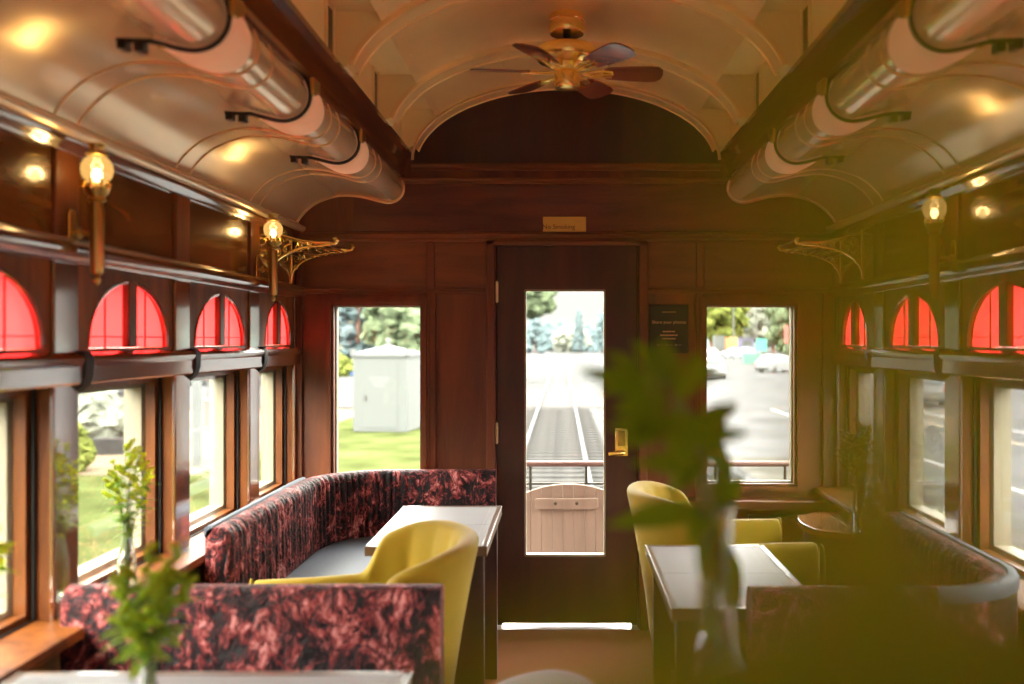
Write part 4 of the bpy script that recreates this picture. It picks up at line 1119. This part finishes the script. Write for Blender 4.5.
TR = [('tall dark conifer behind the white shed', P(357, 95), 95, 13, 5.5, 'conifer', .1), ('grey green broad tree right of the shed in the left end window', P(400, 90), 90, 12, 7, 'broad', .12),
      ('pale brushy tree at the left edge of the left end window', P(338, 105), 105, 12, 6, 'brush', .1), ('pale brushy tree behind the shed roof', P(380, 122), 122, 14, 7, 'brush', .1), ('grey broad tree at the right edge of the left end window', P(424, 100), 100, 12, 7, 'broad', .1),
      ('leaning tree crown at the top left of the door glass', P(522, 60), 61, 9.5, 4.4, 'broad', .50),
      ('round dark tree at the left of the distant treeline in the door', P(535, 190), 190, 8.4, 6, 'conifer', .05), ('wide low tree left of centre in the distant treeline', P(548, 232), 232, 7.0, 8, 'conifer', .05), ('wide tree in the middle of the distant treeline', P(562, 250), 250, 7.8, 8, 'conifer', .05),
      ('pointed conifer standing above the distant treeline', P(579, 200), 200, 9.4, 3.4, 'conifer', .05), ('low tree right of the pointed conifer in the treeline', P(590, 220), 220, 6.2, 9, 'conifer', .05), ('tall tree at the right end of the distant treeline', P(602, 190), 190, 8.6, 5, 'conifer', .05), ('small low tree between the larger treeline crowns', P(570, 210), 210, 5.6, 8, 'brush', .05),
      ('yellow green tree at the left of the parking lot', P(712, 205), 205, 18, 10, 'spring', .2), ('second yellow green tree in the parking lot, behind the light pole', P(731, 222), 222, 17, 8, 'spring', .25), ('grey bare looking tree in the middle of the parking lot view', P(751, 245), 245, 19, 10, 'brush', .15), ('grey brushy tree right of the green road sign', P(774, 200), 200, 16, 8, 'brush', .15), ('dark tree at the right edge of the parking lot view', P(788, 150), 150, 13, 6, 'broad', .1), ('far tree right of the parking lot', P(812, 170), 170, 15, 12, 'broad', .1)]
for i, (lb, x, y, h, w_, kd, bs) in enumerate(TR): tree(lb, x, y, h, w_, kd, bs, seed=20+i)
# wooded slope past the lawn seen through the left windows
for i, (x, y, h, w_, kd) in enumerate([(-34, 62, 5.5, 8, 'brush'), (-24, 60, 5, 9, 'broad'), (-44, 60, 6, 12, 'broad'), (-58, 66, 7, 14, 'brush'), (-50, 40, 6, 13, 'broad'), (-60, 20, 7, 16, 'brush'), (-56, 0, 7, 15, 'broad'), (-27, 76, 7, 11, 'broad'), (-74, 52, 8, 15, 'broad'), (-41, 80, 8, 13, 'brush')]):
    tree(['grey brushy tree beyond the road on the left', 'green broad tree beyond the road on the left'][kd == 'broad'] + [', nearest the shed', ' behind the lawn bush', ' past the dirt strip', ' farther along', ' opposite the near window', ' behind the camera side', ' at the rear', ' high above the rest', ' farthest left', ' farthest back'][i], x, y, h, w_, kd, .02, seed=60+i)
for i, (x, y, h, w_, lb) in enumerate([(-13.2, 26, 1.1, 3.2, 'low grey green bush on the dirt beyond the lawn'), (-16, 27.5, 1.0, 2.6, 'smaller grey bush beside the low bush on the dirt'), (-10.5, 19.5, 1.0, 1.2, 'yellow flowering bush on the lawn by the second left window')]):
    tree(lb, x, y, h, w_, 'spring' if i == 2 else 'brush', .0, seed=80+i, cat='bush', group='bushes by the lawn', name='bush', trunk=False, z=GZ+.03)
tree('yellow green shrub left of the shed', P(338, 71), 71, 1.6, 2.2, 'spring', 0, seed=90, cat='bush', group='bushes by the lawn', name='bush', trunk=False)
m = MB(); m.prism([(-.7, 0), (.7, 0), (.8, 1.1), (-.8, 1.1)], 'y', -.5, .5); o = m.build('bin', pbr('blue_plastic', (.03, .07, .20), .5), bevel=.05); o.location = (P(349.5, 73), 73, GZ); tag(o, 'blue bin left of the white shed', 'bin')
m = MB(); m.box(-.08, .08, -.08, .08, 0, 2.15); m.box(-.10, .10, -.10, .10, 2.15, 2.2); o = m.build('post', M_WHITEP, bevel=.01); o.location = (P(197, 20.2), 20.2, GZ+.02); tag(o, 'white square post on the lawn by the third left window', 'post')
t = thing('road_sign', 'red sign on a post beyond the white post at the left', 'sign', (P(208, 30), 30, GZ+.04))
m = MB(); m.tube([(0, 0, 0), (0, 0, 2.2)], .03, 8); m.build('post', M_STEEL, t)
m = MB(); m.box(-.22, .22, -.04, -.03, 1.5, 2.15); m.build('panel', pbr('red_sign_paint', (.22, .035, .02), .5), t)
m = MB(); m.box(-.16, .16, -.16, .16, 0, .85); m.box(-.19, .19, -.19, .19, .85, .9); o = m.build('utility_box', pbr('brown_box', (.06, .045, .035), .7), bevel=.02); o.location = (P(211, 29), 29, GZ+.04); tag(o, 'brown utility box on the dirt beyond the white post', 'box')
t = thing('log', 'grey timber lying on the lawn behind the goldenrod vase', 'log', (P(124, 22.5), 22.5, GZ+.12)); t.rotation_euler = (0, 0, R(15))
m = MB(); m.box(-.7, .7, -.15, .15, -.1, .32); m.build('timber', M_TIE, t, bevel=.02)
# cars
def car(label, x, y, rz, col, L_=4.3, W_=1.78, H=1.48, hatch=True, name='car'):
    t = thing(name, label, 'car', (x, y, GZ), rz, 'cars outside')
    key = 'car_paint_%d%d%d' % tuple(int(c*100) for c in col)
    mat = MATS.get(key) or pbr(key, col, .3, 0, .6)
    h = L_/2; w2 = W_/2
    def lf(prof, k):        # loft the side outline across the width with a rounded tumblehome
        m = MB(); rows = []
        for u, ins in ((-1, .10), (-.96, .03), (-.85, 0), (.85, 0), (.96, .03), (1, .10)):
            rows.append([(u*k(p[1]), p[0]*(1-ins*.12), .2+(p[1]-.2)*(1-ins*.15)) for p in prof])
        m.rows(rows, closed=True, cap=True); return m
    body = [(-h, .30), (-h-.02, .55), (-h+.04, .80), (-h+.12, .92), (h-1.15, .92), (h-.35, .80), (h-.03, .66), (h, .40), (h-.1, .25), (-h+.15, .22)]
    lf(body, lambda z: w2*(1 if z < .7 else .96)).build('body', mat, t, ang=30)
    rear = -h+.18 if hatch else -h+.95
    cab = [(rear-.02, .90), (rear+.18, 1.18), (rear+.42, H-.06), (rear+.9, H), (h-2.1, H-.01), (h-1.75, H-.08), (h-1.05, .90)]
    lf(cab, lambda z: w2*(.94-.22*(z-.9)/(H-.9))).build('cabin', mat, t, ang=30)
    m = MB()
    gl = [(rear+.28, .96), (rear+.50, H-.12), (h-1.95, H-.12), (h-1.25, .96)]
    for sg in (-1, 1):
        m.add([(sg*(w2*(.945-.22*(p[1]-.9)/(H-.9))+.004), p[0], p[1]) for p in gl], [(0, 1, 2, 3)])
    m.add([(-w2*.74, rear+.035, .97), (w2*.74, rear+.035, .97), (w2*.62, rear+.33, H-.14), (-w2*.62, rear+.33, H-.14)], [(0, 1, 2, 3)])
    m.v[-4:] = [(v[0], v[1]-.05, v[2]) for v in m.v[-4:]]
    m.add([(-w2*.78, h-1.12, .95), (w2*.78, h-1.12, .95), (w2*.64, h-1.70, H-.1), (-w2*.64, h-1.70, H-.1)], [(0, 1, 2, 3)])
    m.v[-4:] = [(v[0], v[1]+.05, v[2]+.02) for v in m.v[-4:]]
    m.build('glass', M_CARGL, t, smooth=False, solid=.01)
    for sx_ in (-1, 1):
        for sy_ in (-h+.75, h-.8):
            m = MB(); m.lathe([(0, -.10), (.20, -.10), (.31, -.08), (.32, 0), (.31, .08), (.20, .10), (0, .10)], (sx_*(w2-.10), sy_, .32), 18, 'x'); m.build('wheel', M_TYRE, t)
        m = MB(); m.box(sx_*(w2-.30), sx_*(w2-.05), -h-.03, -h+.05, .66, .84); m.build('tail_light', M_TAIL, t, bevel=.02)
    m = MB(); m.box(-w2*.92, w2*.92, -h-.06, -h+.1, .28, .50); m.build('bumper', pbr('bumper_black', (.03, .03, .03), .6) if 'bumper_black' not in MATS else MATS['bumper_black'], t, bevel=.04)
    return t
WH = (.10, .102, .105)
car('silver hatchback driving away at the left of the parking lot', P(714, 68), 69, R(-4), (.17, .17, .18))
car('white hatchback parked at the right of the parking lot', P(783, 80), 81, R(-58), WH)
car('pale blue parked car in the far row of the lot', P(736, 148), 148, R(-70), (.16, .18, .21), hatch=False)
car('white parked car at the left end of the far row', P(713, 140), 141, R(-65), WH, hatch=False)
car('white parked car behind the blue parked car', P(748, 165), 165, R(-80), (.18, .18, .185), hatch=False)
car('dark car with a red tail light on the street at the right', P(929, 39), 41, R(-2), (.012, .013, .014), H=1.5)
car('dark vehicle parked beyond the lawn on the left', P(117, 46), 46, R(70), (.03, .03, .035))
t = thing('box_truck', 'white box truck with an orange and yellow load behind the far cars', 'truck', (P(727, 175), 175, GZ), R(0))
m = MB(); m.box(-2.4, -.5, -1, 1, .9, 3.6); m.build('white_box', M_WHITEP, t, bevel=.05)
m = MB(); m.box(-.4, .7, -1, 1, .9, 3.2); m.build('orange_box', pbr('orange_paint', (.24, .09, .03), .5), t, bevel=.05)
m = MB(); m.box(.75, 1.9, -1, 1, .9, 3.3); m.build('yellow_box', pbr('yellow_paint', (.25, .19, .04), .5), t, bevel=.05)
m = MB(); m.box(-2.4, 1.9, -.9, .9, .6, .9); m.build('chassis', M_IRON, t)
for x in (-1.8, 1.3):
    for y in (-.9, .9):
        m = MB(); m.lathe([(0, -.12), (.4, -.1), (.45, 0), (.4, .1), (0, .12)], (x, y, .45), 16, 'y'); m.build('wheel', M_TYRE, t)
t = thing('kiosk', 'dark purple kiosk right of the box truck', 'kiosk', (P(745, 178), 178, GZ))
m = MB(); m.box(-1.6, 1.6, -1, 1, 0, 3.2); m.build('body', pbr('purple_paint', (.08, .075, .13), .6), t, bevel=.05)
m = MB(); m.box(-1.8, 1.8, -1.2, 1.2, 3.2, 3.45); m.build('roof', M_SHEDR, t)
m = MB(); m.box(-.6, 1.2, -1.02, -1, 1.6, 2.8); m.build('window', M_WHITEP, t)
t = thing('road_sign', 'green road sign on two posts in the parking lot', 'sign', (P(762, 105), 105, GZ))
for x in (-.35, .35):
    m = MB(); m.tube([(x, 0, 0), (x, 0, 2.4)], .05, 8); m.build('post', M_STEEL, t)
m = MB(); m.box(-.62, .62, -.06, -.03, 1.55, 2.95); m.build('panel', pbr('sign_green', (.03, .16, .12), .5), t)
t = thing('road_sign', 'tall red banner sign at the right of the parking lot', 'sign', (P(787, 120), 120, GZ))
m = MB(); m.tube([(0, 0, 0), (0, 0, 4.6)], .06, 8); m.build('post', M_STEEL, t)
m = MB(); m.box(-.28, .28, -.1, -.06, 2.4, 4.7); m.build('panel', pbr('sign_red', (.24, .05, .04), .5), t)
m = MB(); m.prism([(-.9, 0), (.9, 0), (1, 1.3), (-1, 1.3)], 'y', -.6, .6); o = m.build('dumpster', pbr('dumpster_green', (.035, .10, .075), .6), bevel=.04); o.location = (P(752, 110), 110, GZ); tag(o, 'green dumpster left of the green road sign', 'dumpster')
for px_, y, h, lb in ((734, 135, 9, 'pale light pole left in the parking lot view'), (757, 140, 9, 'pale light pole above the green road sign')):
    t = thing('light_pole', lb, 'pole', (P(px_, y), y, GZ), 0, 'light poles of the parking lot')
    m = MB(); m.tube([(0, 0, 0), (0, 0, h)], .11, 8); m.build('pole', M_WHITEP, t)
    m = MB(); m.tube([(0, 0, h-.1), (.6, 0, h+.1), (1.2, 0, h+.1)], .07, 8); m.build('arm', M_WHITEP, t)
# ------------------------------------------------------------------ rear end of the car, behind the camera
m = MB()
ra = [(-1.2, -.62), (-.40, .44), (.66, 1.24)]
zl = [(.7, 1.75), (.35, 1.85), (.7, 1.75)]
xs = XC-HW-TH
for (a, b), (c, d_) in zip(ra, zl):
    m.box(xs, a, YB-.08, YB, -.1, 2.9); m.box(a, b, YB-.08, YB, -.1, c); m.box(a, b, YB-.08, YB, d_, 2.9); xs = b
m.box(xs, XC+HW+TH, YB-.08, YB, -.1, 2.9)
struct(m.build('wall_rear', M_ENDW, smooth=False), 'mahogany rear wall behind the camera')
for (a, b), (c, d_) in zip(ra, zl):  # unseen rear windows put in for extra daylight
    t = thing(wname(), None, None); struct(t)
    m = MB(); frame_ring(m, 'y', YB-.02, YB+.03, a, b, c, d_, .04); m.build('frame', M_WALL, t, smooth=False)
    m = MB(); m.box(a+.03, b-.03, YB-.045, YB-.04, c+.03, d_-.03); m.build('glass_pane', M_GLASS, t, smooth=False)
# ------------------------------------------------------------------ world, sun, camera
w = bpy.data.worlds.new('overcast_sky'); scene.world = w; w.use_nodes = True
nt = w.node_tree; nt.nodes.clear(); L = nt.links.new
out = nt.nodes.new('ShaderNodeOutputWorld'); bg = nt.nodes.new('ShaderNodeBackground')
tc = nt.nodes.new('ShaderNodeTexCoord'); sp = nt.nodes.new('ShaderNodeSeparateXYZ'); L(tc.outputs['Generated'], sp.inputs[0])
mr = nt.nodes.new('ShaderNodeMapRange'); mr.inputs['From Min'].default_value = .05; mr.inputs['From Max'].default_value = .34
mr.inputs['To Min'].default_value = .29; mr.inputs['To Max'].default_value = 9.6
L(sp.outputs['Z'], mr.inputs['Value']); L(mr.outputs[0], bg.inputs['Strength'])
bg.inputs['Color'].default_value = (1, .972, .88, 1)
L(bg.outputs[0], out.inputs[0])
sd = bpy.data.lights.new('sun', 'SUN'); sd.energy = 2.0; sd.angle = R(8); sd.color = (1, .95, .86)
so = bpy.data.objects.new('sun', sd); C.objects.link(so); so.rotation_euler = (R(48), 0, R(-60))
cd = bpy.data.cameras.new('camera'); co = bpy.data.objects.new('camera', cd); C.objects.link(co)
co.location = (0, 0, CZ); co.rotation_euler = (R(90), 0, 0)
cd.sensor_width = 36; cd.lens = F/1024*36; cd.shift_x = -(VX-512)/1024; cd.shift_y = -(342-VY)/1024
cd.clip_start = .02; cd.clip_end = 2000
cd.dof.use_dof = True; cd.dof.focus_distance = 4.6; cd.dof.aperture_fstop = 1.5
scene.camera = co
vs = scene.view_settings; vs.view_transform = 'Standard'; vs.look = 'None'; vs.exposure = 2.02; vs.gamma = 1; vs.use_curve_mapping = False
scene.cycles.use_denoising = True
scene.cycles.max_bounces = 10; scene.cycles.transparent_max_bounces = 16
